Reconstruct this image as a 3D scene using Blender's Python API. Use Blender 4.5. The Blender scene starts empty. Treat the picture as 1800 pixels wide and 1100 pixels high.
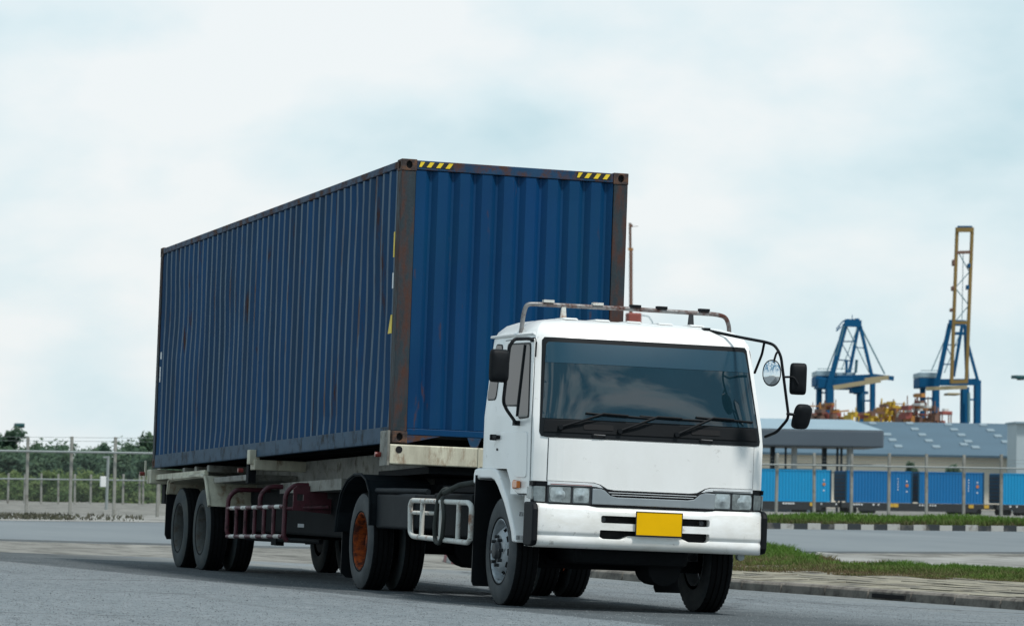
import bpy, bmesh, math, random
from mathutils import Vector, Matrix
from mathutils import noise as mnoise
random.seed(7)
R = math.radians
scene = bpy.context.scene
col = scene.collection

# ------------------------------------------------------------------ camera
TILT = R(1.5)                                   # the carriageway falls 1.5 degrees towards the kerb
MT = Matrix.Rotation(TILT, 4, 'Y')
FPX = 6856.6                                    # focal length in pixels of an 1800 px wide picture
def cam_axes():
    yaw, pit, rol = R(16.59), R(2.944), R(2.358)
    f = Vector((math.sin(yaw)*math.cos(pit), math.cos(yaw)*math.cos(pit), math.sin(pit)))
    r = Vector((math.cos(yaw), -math.sin(yaw), 0)); u = r.cross(f)
    r2 = math.cos(rol)*r + math.sin(rol)*u; u2 = -math.sin(rol)*r + math.cos(rol)*u
    m = MT.to_3x3()
    return m @ r2, m @ u2, m @ f
CR, CU, CF = cam_axes()
CC = MT @ Vector((-10.191, -38.291, .846))
cd = bpy.data.cameras.new('camera'); cam = bpy.data.objects.new('camera', cd); col.objects.link(cam)
cam.matrix_world = Matrix.Translation(CC) @ Matrix((CR, CU, -CF)).transposed().to_4x4()
cd.sensor_fit = 'HORIZONTAL'; cd.sensor_width = 36; cd.lens = FPX/1800*36
cd.clip_start = .5; cd.clip_end = 6000
cd.dof.use_dof = True; cd.dof.focus_distance = 37.5; cd.dof.aperture_fstop = 6.5
scene.camera = cam

# ------------------------------------------------------------------ sky and sun
SUN_EL, SUN_AZ = R(62), R(150)                   # azimuth measured from +y towards +x
world = bpy.data.worlds.new('World'); scene.world = world; world.use_nodes = True
nt = world.node_tree; N = nt.nodes; Lk = nt.links; N.clear()
def nd(tree, t, **kw):
    n = tree.nodes.new(t)
    for k, v in kw.items():
        if k in n.inputs: n.inputs[k].default_value = v
        else: setattr(n, k, v)
    return n
wo = nd(nt, 'ShaderNodeOutputWorld'); bg = nd(nt, 'ShaderNodeBackground'); bg.inputs['Strength'].default_value = .1
sky = nd(nt, 'ShaderNodeTexSky', sky_type='NISHITA', sun_disc=False, sun_elevation=SUN_EL, sun_rotation=SUN_AZ, air_density=1.0, dust_density=2.0, ozone_density=1.0)
tc = nd(nt, 'ShaderNodeTexCoord')
mp = nd(nt, 'ShaderNodeMapping'); mp.inputs['Scale'].default_value = (1, 1, 1.9); mp.inputs['Location'].default_value = (.33, .1, .02)
Lk.new(tc.outputs['Generated'], mp.inputs['Vector'])
n1 = nd(nt, 'ShaderNodeTexNoise', Scale=12.0, Detail=6.0, Roughness=.5, Distortion=.12); Lk.new(mp.outputs[0], n1.inputs['Vector'])
n2 = nd(nt, 'ShaderNodeTexNoise', Scale=2.3, Detail=3.0, Roughness=.5); Lk.new(mp.outputs[0], n2.inputs['Vector'])
ad = nd(nt, 'ShaderNodeMath', operation='ADD'); w1 = nd(nt, 'ShaderNodeMath', operation='MULTIPLY'); w1.inputs[1].default_value = 1.3; Lk.new(n1.outputs['Fac'], w1.inputs[0]); w2 = nd(nt, 'ShaderNodeMath', operation='MULTIPLY'); w2.inputs[1].default_value = .7; Lk.new(n2.outputs['Fac'], w2.inputs[0]); Lk.new(w1.outputs[0], ad.inputs[0]); Lk.new(w2.outputs[0], ad.inputs[1])
hf = nd(nt, 'ShaderNodeMath', operation='MULTIPLY'); hf.inputs[1].default_value = .5; Lk.new(ad.outputs[0], hf.inputs[0])
cr = nd(nt, 'ShaderNodeValToRGB'); Lk.new(hf.outputs[0], cr.inputs['Fac'])
e = cr.color_ramp.elements
e[0].position = .40; e[0].color = (5.4, 7.1, 7.7, 1)
e[1].position = .60; e[1].color = (8.35, 8.75, 8.85, 1)
x = cr.color_ramp.elements.new(.5); x.color = (6.9, 8.1, 8.5, 1)
mx = nd(nt, 'ShaderNodeMix', data_type='RGBA'); mx.inputs['Factor'].default_value = .9
Lk.new(sky.outputs[0], mx.inputs['A']); Lk.new(cr.outputs[0], mx.inputs['B'])
# the cloud sheet closes up towards the horizon and breaks into blue gaps higher up
sx = nd(nt, 'ShaderNodeSeparateXYZ'); Lk.new(tc.outputs['Generated'], sx.inputs[0])
el = nd(nt, 'ShaderNodeMapRange'); Lk.new(sx.outputs['Z'], el.inputs['Value']); el.inputs['From Min'].default_value = .16; el.inputs['From Max'].default_value = .42
n3 = nd(nt, 'ShaderNodeTexNoise', Scale=5.5, Detail=7.0, Roughness=.58, Distortion=.5); Lk.new(tc.outputs['Generated'], n3.inputs['Vector'])
gm = nd(nt, 'ShaderNodeMapRange'); Lk.new(n3.outputs['Fac'], gm.inputs['Value']); gm.inputs['From Min'].default_value = .44; gm.inputs['From Max'].default_value = .55
gg = nd(nt, 'ShaderNodeMath', operation='MULTIPLY'); Lk.new(el.outputs[0], gg.inputs[0]); Lk.new(gm.outputs[0], gg.inputs[1])
g2 = nd(nt, 'ShaderNodeMath', operation='MULTIPLY'); Lk.new(gg.outputs[0], g2.inputs[0]); g2.inputs[1].default_value = .92
mb = nd(nt, 'ShaderNodeMix', data_type='RGBA'); Lk.new(g2.outputs[0], mb.inputs['Factor']); Lk.new(mx.outputs['Result'], mb.inputs['A']); mb.inputs['B'].default_value = (.9, 2.3, 3.6, 1)
Lk.new(mb.outputs['Result'], bg.inputs['Color']); Lk.new(bg.outputs[0], wo.inputs[0])
sl = bpy.data.lights.new('sun', 'SUN'); sl.energy = 3.0; sl.angle = R(7); sl.color = (1, .97, .92)
so = bpy.data.objects.new('sun', sl); col.objects.link(so)
sdir = Vector((math.sin(SUN_AZ)*math.cos(SUN_EL), math.cos(SUN_AZ)*math.cos(SUN_EL), math.sin(SUN_EL)))
so.rotation_euler = sdir.to_track_quat('Z', 'Y').to_euler()
scene.view_settings.view_transform = 'Standard'; scene.view_settings.look = 'None'
scene.view_settings.exposure = .15; scene.view_settings.gamma = 1; scene.view_settings.use_curve_mapping = False

# ------------------------------------------------------------------ materials
def mat(name, c, rough=.6, metal=0., var=.18, vs=2.5, c2=None, c2amt=0., c2s=4., stretch=(1, 1, 1), bump=0., bs=60., coat=0., spec=.5, sharp=.08, dirt=None, ds=1.2, damt=.0, dstretch=(1, 1, 1)):
    """base colour with cloudy variation, optional second colour in patches (rust, worn paint), optional dirt veil and bump"""
    m = bpy.data.materials.new(name); m.use_nodes = True
    t = m.node_tree; b = t.nodes['Principled BSDF']; L = t.links
    tcn = nd(t, 'ShaderNodeTexCoord'); src = tcn.outputs['Object']
    def mapped(s):
        if s == (1, 1, 1): return src
        q = nd(t, 'ShaderNodeMapping'); q.inputs['Scale'].default_value = s; L.new(src, q.inputs['Vector']); return q.outputs[0]
    no = nd(t, 'ShaderNodeTexNoise', Scale=vs, Detail=5.0, Roughness=.6); L.new(mapped(stretch), no.inputs['Vector'])
    mr = nd(t, 'ShaderNodeMapRange'); L.new(no.outputs['Fac'], mr.inputs['Value'])
    mr.inputs['From Min'].default_value = .25; mr.inputs['From Max'].default_value = .75
    mr.inputs['To Min'].default_value = 1-var; mr.inputs['To Max'].default_value = 1+var
    mm = nd(t, 'ShaderNodeVectorMath', operation='SCALE'); mm.inputs[0].default_value = c[:3]; L.new(mr.outputs[0], mm.inputs['Scale'])
    cur = mm.outputs['Vector']
    def patch(cur, colr, amt, s, st, sh):
        k = nd(t, 'ShaderNodeTexNoise', Scale=s, Detail=8.0, Roughness=.68); L.new(mapped(st), k.inputs['Vector'])
        g = nd(t, 'ShaderNodeMapRange'); th = .72-.44*amt
        g.inputs['From Min'].default_value = th-sh; g.inputs['From Max'].default_value = th+sh; L.new(k.outputs['Fac'], g.inputs['Value'])
        y = nd(t, 'ShaderNodeMix', data_type='RGBA'); L.new(g.outputs[0], y.inputs['Factor']); L.new(cur, y.inputs['A']); y.inputs['B'].default_value = (*colr[:3], 1)
        return y.outputs['Result'], g.outputs[0]
    rsock = None
    if dirt: cur, _ = patch(cur, dirt, damt, ds, dstretch, .16)
    if c2: cur, rsock = patch(cur, c2, c2amt, c2s, stretch, sharp)
    L.new(cur, b.inputs['Base Color'])
    b.inputs['Roughness'].default_value = rough; b.inputs['Metallic'].default_value = metal
    b.inputs['Coat Weight'].default_value = coat; b.inputs['Coat Roughness'].default_value = .12; b.inputs['Specular IOR Level'].default_value = spec
    if rsock:
        rr = nd(t, 'ShaderNodeMapRange'); L.new(rsock, rr.inputs['Value']); rr.inputs['To Min'].default_value = rough; rr.inputs['To Max'].default_value = .85
        L.new(rr.outputs[0], b.inputs['Roughness'])
    if bump:
        k = nd(t, 'ShaderNodeTexNoise', Scale=bs, Detail=3.0); L.new(src, k.inputs['Vector'])
        q = nd(t, 'ShaderNodeBump', Strength=bump, Distance=.01); L.new(k.outputs['Fac'], q.inputs['Height']); L.new(q.outputs[0], b.inputs['Normal'])
    return m
RUST = (.075, .034, .022)
K = {}
K['blue'] = mat('container blue paint', (.0008, .037, .122), .5, var=.32, vs=1.3, c2=RUST, c2amt=.11, c2s=7, stretch=(1, 1, .22), sharp=.05, bump=.04, bs=5, dirt=(.002, .045, .112), ds=.9, damt=.5, dstretch=(1, 1, .35), spec=.16)
K['blue_side'] = mat('lighter side paint', (.0020, .054, .150), .52, var=.34, vs=1.6, stretch=(1, 1, .2), c2=(.060, .030, .024), c2amt=.19, c2s=4.5, sharp=.045, bump=.04, bs=5, dirt=(.006, .038, .085), ds=1.4, damt=.42, dstretch=(1, 1, .2), spec=.2)  # lighter copy of the container blue for the side panels
K['blue_worn'] = mat('scuffed rib paint', (.080, .14, .20), .55, spec=.2, var=.35, vs=4, stretch=(1, 1, .2), c2=(.11, .055, .035), c2amt=.24, c2s=4, sharp=.05, dirt=(.012, .055, .11), ds=2.5, damt=.5, dstretch=(1, 1, .25))
K['blue_rail'] = mat('worn blue rail', (.010, .045, .10), .55, var=.3, spec=.25, c2=RUST, c2amt=.42, c2s=6, stretch=(1, .5, 1), bump=.15, bs=20)
K['blue_low'] = mat('dusty blue bottom rail', (.022, .065, .115), .6, spec=.3, var=.25, c2=(.03, .03, .03), c2amt=.3, c2s=4, bump=.1, bs=20)
K['post'] = mat('rusty dark corner post', (.022, .034, .042), .6, spec=.3, var=.4, vs=4, c2=(.066, .032, .025), c2amt=.46, c2s=6, stretch=(1, 1, .3), sharp=.07, bump=.25, bs=30)
K['casting'] = mat('rusted casting', (.035, .022, .020), .7, var=.4, vs=9, c2=(.13, .06, .03), c2amt=.4, c2s=9, bump=.4, bs=40)
K['cavity'] = mat('dark cavity', (.004, .004, .005), .9, var=.05)
K['yellow'] = mat('yellow marking', (.78, .56, .02), .5, var=.12, vs=20)
K['black_mark'] = mat('black marking', (.008, .008, .010), .5, var=.1)
K['white_mark'] = mat('white marking', (.75, .76, .76), .5, var=.1)
K['cab'] = mat('white cab paint', (.86, .865, .85), .28, var=.02, vs=1.5, coat=.25, c2=(.42, .40, .36), c2amt=.03, c2s=9, dirt=(.79, .79, .765), ds=1.4, damt=.36, dstretch=(1, 1, .5))
K['bumper'] = mat('white bumper paint', (.85, .855, .84), .34, var=.04, vs=3, c2=(.25, .23, .2), c2amt=.09, c2s=11, dirt=(.60, .58, .52), ds=3, damt=.36, dstretch=(.4, 1, 1))
K['seam'] = mat('dark seam', (.012, .013, .015), .8, var=.1)
K['glass'] = mat('tinted glass', (.006, .022, .032), .03, var=.15, vs=1.2, spec=1.0)
K['side_glass'] = mat('side glass', (.010, .016, .020), .06, var=.2, vs=2, spec=.22)
K['tint'] = mat('blue sunshade film', (.014, .050, .078), .2, var=.05)
K['rubber'] = mat('black rubber trim', (.005, .007, .009), .5, var=.2, vs=6, spec=.2)
K['plastic'] = mat('black plastic', (.005, .0065, .0085), .6, var=.2, vs=8, bump=.08, bs=120, spec=.18)
K['tread'] = mat('tyre tread', (.007, .008, .009), .9, spec=.15, var=.3, vs=12, bump=.2, bs=50)
K['sidewall'] = mat('dusty tyre sidewall', (.036, .043, .048), .8, var=.3, vs=7, dirt=(.075, .08, .08), ds=5, damt=.42, bump=.1, bs=40)
K['sidewall2'] = mat('grey dusty trailer tyre', (.052, .064, .071), .85, spec=.2, var=.25, vs=5, dirt=(.085, .088, .080), ds=4, damt=.4, bump=.1, bs=40)
K['rim'] = mat('grey steel wheel', (.34, .37, .39), .4, metal=.3, var=.25, vs=8, c2=(.06, .055, .05), c2amt=.16, c2s=12)
K['rim_dull'] = mat('dusty grey rim', (.085, .092, .09), .8, spec=.2, var=.35, vs=5, c2=(.07, .06, .05), c2amt=.35, c2s=9)
K['rim_orange'] = mat('orange rusty shaded rim', (.32, .065, .012), .8, spec=.15, var=.5, vs=8, c2=(.06, .018, .012), c2amt=.52, c2s=9, bump=.3, bs=60)  # rust, its dark patches also paint in the shading of the rim
K['nut'] = mat('dark oily steel', (.035, .038, .042), .5, metal=.4, var=.3, vs=20)
K['chassis'] = mat('black chassis steel', (.005, .0065, .008), .8, var=.4, vs=3, spec=.2)
K['fender_dark'] = mat('dark grey fender', (.0055, .009, .012), .6, spec=.14, var=.3, vs=4, dirt=(.015, .02, .023), ds=3, damt=.3)
K['cream'] = mat('cream trailer paint', (.62, .60, .47), .55, var=.14, vs=2, c2=(.20, .10, .045), c2amt=.20, c2s=7, stretch=(1, 1, .35), dirt=(.30, .27, .20), ds=2.5, damt=.42, dstretch=(1, 1, .3), bump=.1, bs=40)
K['cream_dark'] = mat('grimy cream frame', (.29, .29, .25), .65, var=.25, vs=2, c2=(.08, .06, .045), c2amt=.28, c2s=5, dirt=(.13, .13, .12), ds=1.6, damt=.5)
K['maroon'] = mat('maroon rack paint', (.078, .014, .024), .5, var=.25, vs=5, c2=(.03, .012, .012), c2amt=.3, c2s=9)
K['pipe'] = mat('worn white pipe', (.56, .565, .53), .5, var=.12, vs=5, c2=(.24, .12, .07), c2amt=.3, c2s=10)
K['rackpipe'] = mat('rusty grey roof rack pipe', (.20, .20, .20), .45, metal=.3, var=.3, vs=5, c2=(.09, .035, .025), c2amt=.45, c2s=6)
K['lens'] = mat('clear lamp lens', (.20, .23, .235), .12, metal=.2, var=.5, vs=14, spec=.6)
K['reflector'] = mat('lamp reflector', (.42, .47, .48), .28, metal=.6, var=.4, vs=22)
K['amber'] = mat('amber lens', (.62, .16, .012), .22, var=.15, vs=20, coat=.5)
K['red'] = mat('red lens', (.20, .03, .022), .4, var=.25, vs=20)
K['silver'] = mat('silver trim', (.30, .335, .355), .32, metal=.4, var=.12, vs=4)
K['chrome'] = mat('chrome strip', (.72, .74, .75), .22, metal=.35, var=.1, vs=6)
K['plate'] = mat('yellow number plate', (.84, .47, .001), .55, spec=.1, var=.05, vs=5)
K['mirror'] = mat('mirror glass', (.8, .84, .86), .02, metal=1., var=.02)
K['step'] = mat('worn step steel', (.22, .23, .23), .55, metal=.3, var=.3, vs=9, c2=(.05, .05, .05), c2amt=.4, c2s=25)
K['strap'] = mat('dark canvas strap', (.035, .040, .036), .9, var=.3, vs=12)

# ------------------------------------------------------------------ mesh helpers
class B:
    """collects shapes for one mesh object; tm moves every vertex on the way in"""
    def __init__(s, tm=None): s.v = []; s.f = []; s.m = []; s.tm = tm
    def add(s, vs, fs, mi=0):
        o = len(s.v)
        for q in vs:
            q = Vector(q); s.v.append(tuple(s.tm @ q) if s.tm else tuple(q))
        for i, f in enumerate(fs):
            s.f.append(tuple(o+j for j in f)); s.m.append(mi if isinstance(mi, int) else mi[i])
        return s
    def box(s, a, b, rot=None, mi=0, ch=0.):
        x0, y0, z0 = a; x1, y1, z1 = b
        vs = [Vector(p) for p in ((x0,y0,z0),(x1,y0,z0),(x1,y1,z0),(x0,y1,z0),(x0,y0,z1),(x1,y0,z1),(x1,y1,z1),(x0,y1,z1))]
        if rot:
            c = sum(vs, Vector())/8; vs = [c + rot @ (v-c) for v in vs]
        return s.add(vs, [(3,2,1,0),(4,5,6,7),(0,1,5,4),(1,2,6,5),(2,3,7,6),(3,0,4,7)], mi)
    def prism(s, poly, axis, a, b, mi=0):
        """poly of 2D points in the plane normal to axis, extruded from a to b along it"""
        n = len(poly)
        def P(p, h): return {'x': (h, p[0], p[1]), 'y': (p[0], h, p[1]), 'z': (p[0], p[1], h)}[axis]
        vs = [P(p, a) for p in poly] + [P(p, b) for p in poly]
        fs = [tuple(range(n))[::-1], tuple(range(n, 2*n))] + [(i, (i+1) % n, n+(i+1) % n, n+i) for i in range(n)]
        return s.add(vs, fs, mi)
    def cyl(s, p0, p1, r, seg=12, r1=None, caps=True, mi=0):
        p0, p1 = Vector(p0), Vector(p1); r1 = r if r1 is None else r1
        d = (p1-p0).normalized(); u = d.orthogonal().normalized(); w = d.cross(u)
        vs = []
        for p, q in ((p0, r), (p1, r1)):
            for i in range(seg):
                a = 2*math.pi*i/seg; vs.append(p + q*(math.cos(a)*u + math.sin(a)*w))
        fs = [(i, (i+1) % seg, seg+(i+1) % seg, seg+i) for i in range(seg)]
        if caps: fs += [tuple(range(seg))[::-1], tuple(range(seg, 2*seg))]
        return s.add(vs, fs, mi)
    def tube(s, pts, r, seg=8, fillet=0., mi=0):
        pts = [Vector(p) for p in pts]
        if fillet:
            out = [pts[0]]
            for i in range(1, len(pts)-1):
                a, b, c = pts[i-1], pts[i], pts[i+1]
                d = min(fillet, (a-b).length*.45, (c-b).length*.45)
                p, q = b+(a-b).normalized()*d, b+(c-b).normalized()*d
                for k in range(5):
                    t = k/4; out.append(p*(1-t)**2 + 2*b*t*(1-t) + q*t*t)
            out.append(pts[-1]); pts = out
        vs = []; u = None; n = len(pts)
        for i, p in enumerate(pts):
            d = ((pts[min(i+1, n-1)]-p).normalized() + (p-pts[max(i-1, 0)]).normalized())
            d = d.normalized() if d.length > 1e-6 else Vector((0, 0, 1))
            u = d.orthogonal().normalized() if u is None else (u - d*u.dot(d)).normalized()
            w = d.cross(u)
            for k in range(seg):
                a = 2*math.pi*k/seg; vs.append(p + r*(math.cos(a)*u + math.sin(a)*w))
        fs = [(i*seg+k, i*seg+(k+1) % seg, (i+1)*seg+(k+1) % seg, (i+1)*seg+k) for i in range(n-1) for k in range(seg)]
        fs += [tuple(range(seg))[::-1], tuple(range((n-1)*seg, n*seg))]
        return s.add(vs, fs, mi)
    def lathe(s, prof, c=(0, 0, 0), seg=40, mi=0, skip=None):
        """profile of (lateral x, radius) turned about the x axis through c"""
        vs = []; n = len(prof)
        for i in range(seg):
            a = 2*math.pi*i/seg
            for (px, r) in prof: vs.append((c[0]+px, c[1]+r*math.cos(a), c[2]+r*math.sin(a)))
        fs = []; ms = []
        for i in range(seg):
            j = (i+1) % seg
            for k in range(n-1):
                if skip and skip(i, k): continue
                fs.append((i*n+k, j*n+k, j*n+k+1, i*n+k+1)); ms.append(mi if isinstance(mi, int) else mi[k])
        return s.add(vs, fs, ms)
    def mesh(s, name, mats, smooth=None):
        me = bpy.data.meshes.new(name); me.from_pydata(s.v, [], s.f)
        for m in (mats if isinstance(mats, (list, tuple)) else [mats]): me.materials.append(K[m] if isinstance(m, str) else m)
        me.polygons.foreach_set('material_index', s.m)
        bm = bmesh.new(); bm.from_mesh(me); bmesh.ops.recalc_face_normals(bm, faces=bm.faces)
        if smooth is not None:
            for f in bm.faces: f.smooth = True
            for ed in bm.edges:
                if len(ed.link_faces) == 2 and ed.calc_face_angle(0) > R(smooth): ed.smooth = False
        bm.to_mesh(me); bm.free(); me.update()
        return me
    def obj(s, name, mats, parent=None, smooth=None, bevel=0., label=None, seg=2):
        o = bpy.data.objects.new(name, s.mesh(name, mats, smooth)); col.objects.link(o)
        if parent is not None: put(o, parent)
        if bevel:
            b = o.modifiers.new('bevel', 'BEVEL'); b.width = bevel; b.segments = seg; b.limit_method = 'ANGLE'; b.angle_limit = R(35); b.harden_normals = False
        if label: o['label'] = label
        return o
def put(o, parent):
    o.parent = parent
    if parent.type == 'EMPTY' and 'base' in parent: o.location = -Vector(parent['base'])
def tag(o, label=None, cat=None, group=None, kind=None):
    for k, v in (('label', label), ('category', cat), ('group', group), ('kind', kind)):
        if v: o[k] = v
    return o
def thing(name, base, label, cat, group=None, frame=None):
    """Empty at the base of a thing; its parts are written in the coordinates of the frame"""
    o = bpy.data.objects.new(name, None); col.objects.link(o); o.empty_display_size = .2
    o.matrix_world = (frame or Matrix()) @ Matrix.Translation(base); o['base'] = tuple(base)
    return tag(o, label, cat, group)
def copy_tree(o, parent=None):
    c = o.copy(); col.objects.link(c); c.parent = parent
    for ch in list(o.children): copy_tree(ch, c)
    return c
def lerp(tab, z):
    if z <= tab[0][0]: return tab[0][1]
    for (a, p), (b, q) in zip(tab, tab[1:]):
        if z <= b: return p+(q-p)*(z-a)/(b-a)
    return tab[-1][1]
def bool_cut(o, cutter):
    m = o.modifiers.new('cut', 'BOOLEAN'); m.object = cutter; m.operation = 'DIFFERENCE'; m.solver = 'EXACT'
    bpy.context.view_layer.update()
    dg = bpy.context.evaluated_depsgraph_get(); me = bpy.data.meshes.new_from_object(o.evaluated_get(dg))
    o.modifiers.clear(); o.data = me; bpy.data.objects.remove(cutter)
    return o

# ================================================================== SETTING
SINT = math.sin(TILT)
FH = Vector((CF.x, CF.y)).normalized(); RH = Vector((FH.y, -FH.x))
def gp(s, t): return Vector((CC.x, CC.y)) + RH*s + FH*t           # s metres right, t metres away from where the photographer stood
def st(x, y): d = Vector((x, y)) - Vector((CC.x, CC.y)); return d.dot(RH), d.dot(FH)
def gpx(px, t): return gp((px-900)/FPX*t, t)
def at(px, py, d): return CC + (CF + CR*((px-900)/FPX) - CU*((py-550)/FPX))*d
def smooth(a, b, v):
    k = max(0., min(1., (v-a)/(b-a))); return k*k*(3-2*k)
def sclamp(v, a, b):
    return a+(b-a)*smooth(a-3, b+3, v) if False else max(a, min(b, v))
def terrain(x, y):
    s, t = st(x, y)
    xcl = 8.5*math.tanh(x/8.5*1.0) if x < 0 else (x if x < 9 else 9+2*math.tanh((x-9)/2))
    if x < 0: xcl = -14*math.tanh(-x/14)
    return -SINT*xcl*(1-smooth(60, 90, t)) - .9*smooth(190, 270, t)

def nodes_ground(name, build, rough=.9, bump=.3, bs=90., bd=.01):
    m = bpy.data.materials.new(name); m.use_nodes = True; t = m.node_tree; b = t.nodes['Principled BSDF']
    g = nd(t, 'ShaderNodeNewGeometry'); pos = g.outputs['Position']
    def noise(scale, detail=4., rough=.6, st=None):
        n = nd(t, 'ShaderNodeTexNoise', Scale=scale, Detail=detail, Roughness=rough)
        if st:
            q = nd(t, 'ShaderNodeMapping'); q.inputs['Scale'].default_value = st; q.inputs['Rotation'].default_value = (0, 0, R(-8)); t.links.new(pos, q.inputs['Vector']); t.links.new(q.outputs[0], n.inputs['Vector'])
        else: t.links.new(pos, n.inputs['Vector'])
        return n.outputs['Fac']
    def rng(v, a, b_, c=0., d=1.):
        n = nd(t, 'ShaderNodeMapRange'); t.links.new(v, n.inputs['Value'])
        for k, q in zip(('From Min', 'From Max', 'To Min', 'To Max'), (a, b_, c, d)): n.inputs[k].default_value = q
        return n.outputs[0]
    def crack(scale, w):
        q = nd(t, 'ShaderNodeTexNoise', Scale=1.3, Detail=4.); t.links.new(pos, q.inputs['Vector'])
        a = nd(t, 'ShaderNodeVectorMath', operation='SCALE'); t.links.new(q.outputs['Color'], a.inputs[0]); a.inputs['Scale'].default_value = .9
        c = nd(t, 'ShaderNodeVectorMath', operation='ADD'); t.links.new(pos, c.inputs[0]); t.links.new(a.outputs[0], c.inputs[1])
        v = nd(t, 'ShaderNodeTexVoronoi', feature='DISTANCE_TO_EDGE', Scale=scale); t.links.new(c.outputs[0], v.inputs['Vector'])
        return rng(v.outputs['Distance'], w*.4, w, 1., 0.)
    noise.crack = crack
    def mix(f, a, b_, mode='MIX'):
        n = nd(t, 'ShaderNodeMix', data_type='RGBA', blend_type=mode)
        for k, q in (('Factor', f), ('A', a), ('B', b_)):
            if hasattr(q, 'node'): t.links.new(q, n.inputs[k])
            elif k == 'Factor': n.inputs[k].default_value = q
            else: n.inputs[k].default_value = (*q, 1)
        return n.outputs['Result']
    def math_(op, a, b_=0.):
        n = nd(t, 'ShaderNodeMath', operation=op)
        for i, q in enumerate((a, b_)):
            if hasattr(q, 'node'): t.links.new(q, n.inputs[i])
            else: n.inputs[i].default_value = q
        return n.outputs[0]
    sep = nd(t, 'ShaderNodeSeparateXYZ'); t.links.new(pos, sep.inputs[0])
    t.links.new(build(noise, rng, mix, math_, sep.outputs), b.inputs['Base Color'])
    b.inputs['Roughness'].default_value = rough; b.inputs['Specular IOR Level'].default_value = .35
    n = nd(t, 'ShaderNodeBump', Strength=bump, Distance=bd); t.links.new(noise(bs, 4.), n.inputs['Height']); t.links.new(n.outputs[0], b.inputs['Normal'])
    return m
def asphalt(noise, rng, mix, ma, xyz):
    X, Y = xyz[0], xyz[1]
    c = mix(rng(noise(.35, 5.), .3, .7), (.128, .150, .162), (.176, .201, .213))
    c = mix(rng(noise(9., 4., .8), .48, .66, 0, .9), c, (.26, .28, .29))               # light stone chips and grit
    c2 = mix(rng(noise(13., 4., .8, (1, 1, 1)), .52, .68, 0, .85), c, (.055, .066, .076))   # dark chips
    # darker strip along the lane, sharp edge to the near side
    edge = ma('ADD', X, ma('MULTIPLY', Y, .125)); edge = ma('ADD', edge, ma('MULTIPLY', noise(2.2, 3.), .25))
    a = rng(edge, -.88, -.80); b = rng(edge, 1.9, 4.2, 1, 0)
    strip = ma('MULTIPLY', ma('MULTIPLY', a, b), rng(noise(.8, 4.), .25, .7, .6, 1.))
    # dusty sand carried on to the asphalt further away
    dpt = ma('ADD', ma('MULTIPLY', X, FH.x), ma('MULTIPLY', Y, FH.y))
    sand = ma('MULTIPLY', rng(dpt, 5., 16.), rng(noise(.25, 5., .6, (1, .35, 1)), .38, .62, .1, 1.))
    sand = ma('MAXIMUM', ma('MULTIPLY', sand, .85), ma('MULTIPLY', rng(X, 4.5, 8.5), ma('MULTIPLY', rng(noise(1.3, 5.), .4, .65), .5)))
    c3 = mix(sand, c2, (.205, .20, .178))
    c4 = mix(ma('MULTIPLY', strip, .88), c3, (.030, .038, .043))
    sk = rng(noise(1.0, 3., .5, (2.2, .06, 1)), .57, .66, 0, .28)                          # faint tyre tracks
    c5 = mix(sk, c4, (.06, .065, .07))
    c6 = mix(ma('MULTIPLY', noise.crack(.16, .012), rng(noise(.22, 2.), .45, .58, 0, .85)), c5, (.03, .034, .038))
    return mix(rng(noise(.9, 6., .7), .62, .70, 0, .5), c6, (.075, .08, .085))
K['asphalt'] = nodes_ground('old grey asphalt', asphalt, .85, .55, 55., .012)
K['asphalt_far'] = nodes_ground('far road asphalt', lambda n, r, m, a, x: m(r(n(.25, 5., .6, (1, .25, 1)), .3, .7), (.135, .155, .168), (.19, .212, .22)), .85, .2, 30.)
K['dirt'] = nodes_ground('sandy ground', lambda n, r, m, a, x: m(r(n(1.6, 6., .7, (1, .45, 1)), .45, .62, 0, .85), m(r(n(.3, 6., .65, (1, .35, 1)), .35, .65), (.175, .170, .152), (.255, .248, .222)), (.075, .072, .062)), .95, .4, 12., .03)
K['concrete'] = nodes_ground('pale concrete', lambda n, r, m, a, x: m(r(n(1.1, 6., .65, (1, .3, 1)), .42, .68), (.29, .285, .265), (.14, .135, .12)), .9, .2, 30.)
def paverc(n, r, m, a, x):
    c = m(r(n(.9, 5., .65), .35, .65), (.31, .285, .215), (.205, .185, .14))
    return m(r(n(2.2, 7., .75, (1.6, .4, 1)), .46, .62, 0, .85), c, (.075, .07, .06))
K['paver'] = nodes_ground('stained paving', paverc, .9, .3, 30.)
K['kerb'] = nodes_ground('weathered kerb concrete', lambda n, r, m, a, x: m(r(n(3.5, 6., .7), .40, .62), (.235, .215, .185), (.09, .08, .07)), .9, .4, 25.)
K['kerb_white'] = nodes_ground('white painted kerb', lambda n, r, m, a, x: m(r(n(3., 5.), .52, .66), (.38, .38, .36), (.20, .19, .175)), .8, .2, 25.)
K['kerb_red'] = nodes_ground('faded red painted kerb', lambda n, r, m, a, x: m(r(n(4., 5.), .5, .66), (.30, .10, .10), (.30, .27, .26)), .8, .2, 25.)
K['kerb_black'] = nodes_ground('black painted kerb', lambda n, r, m, a, x: m(r(n(3., 5.), .5, .66), (.03, .036, .04), (.11, .105, .095)), .8, .2, 25.)
K['soil'] = nodes_ground('dark soil', lambda n, r, m, a, x: m(r(n(2., 5.), .4, .6), (.055, .05, .035), (.13, .11, .08)), .95, .4, 15., .04)

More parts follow.
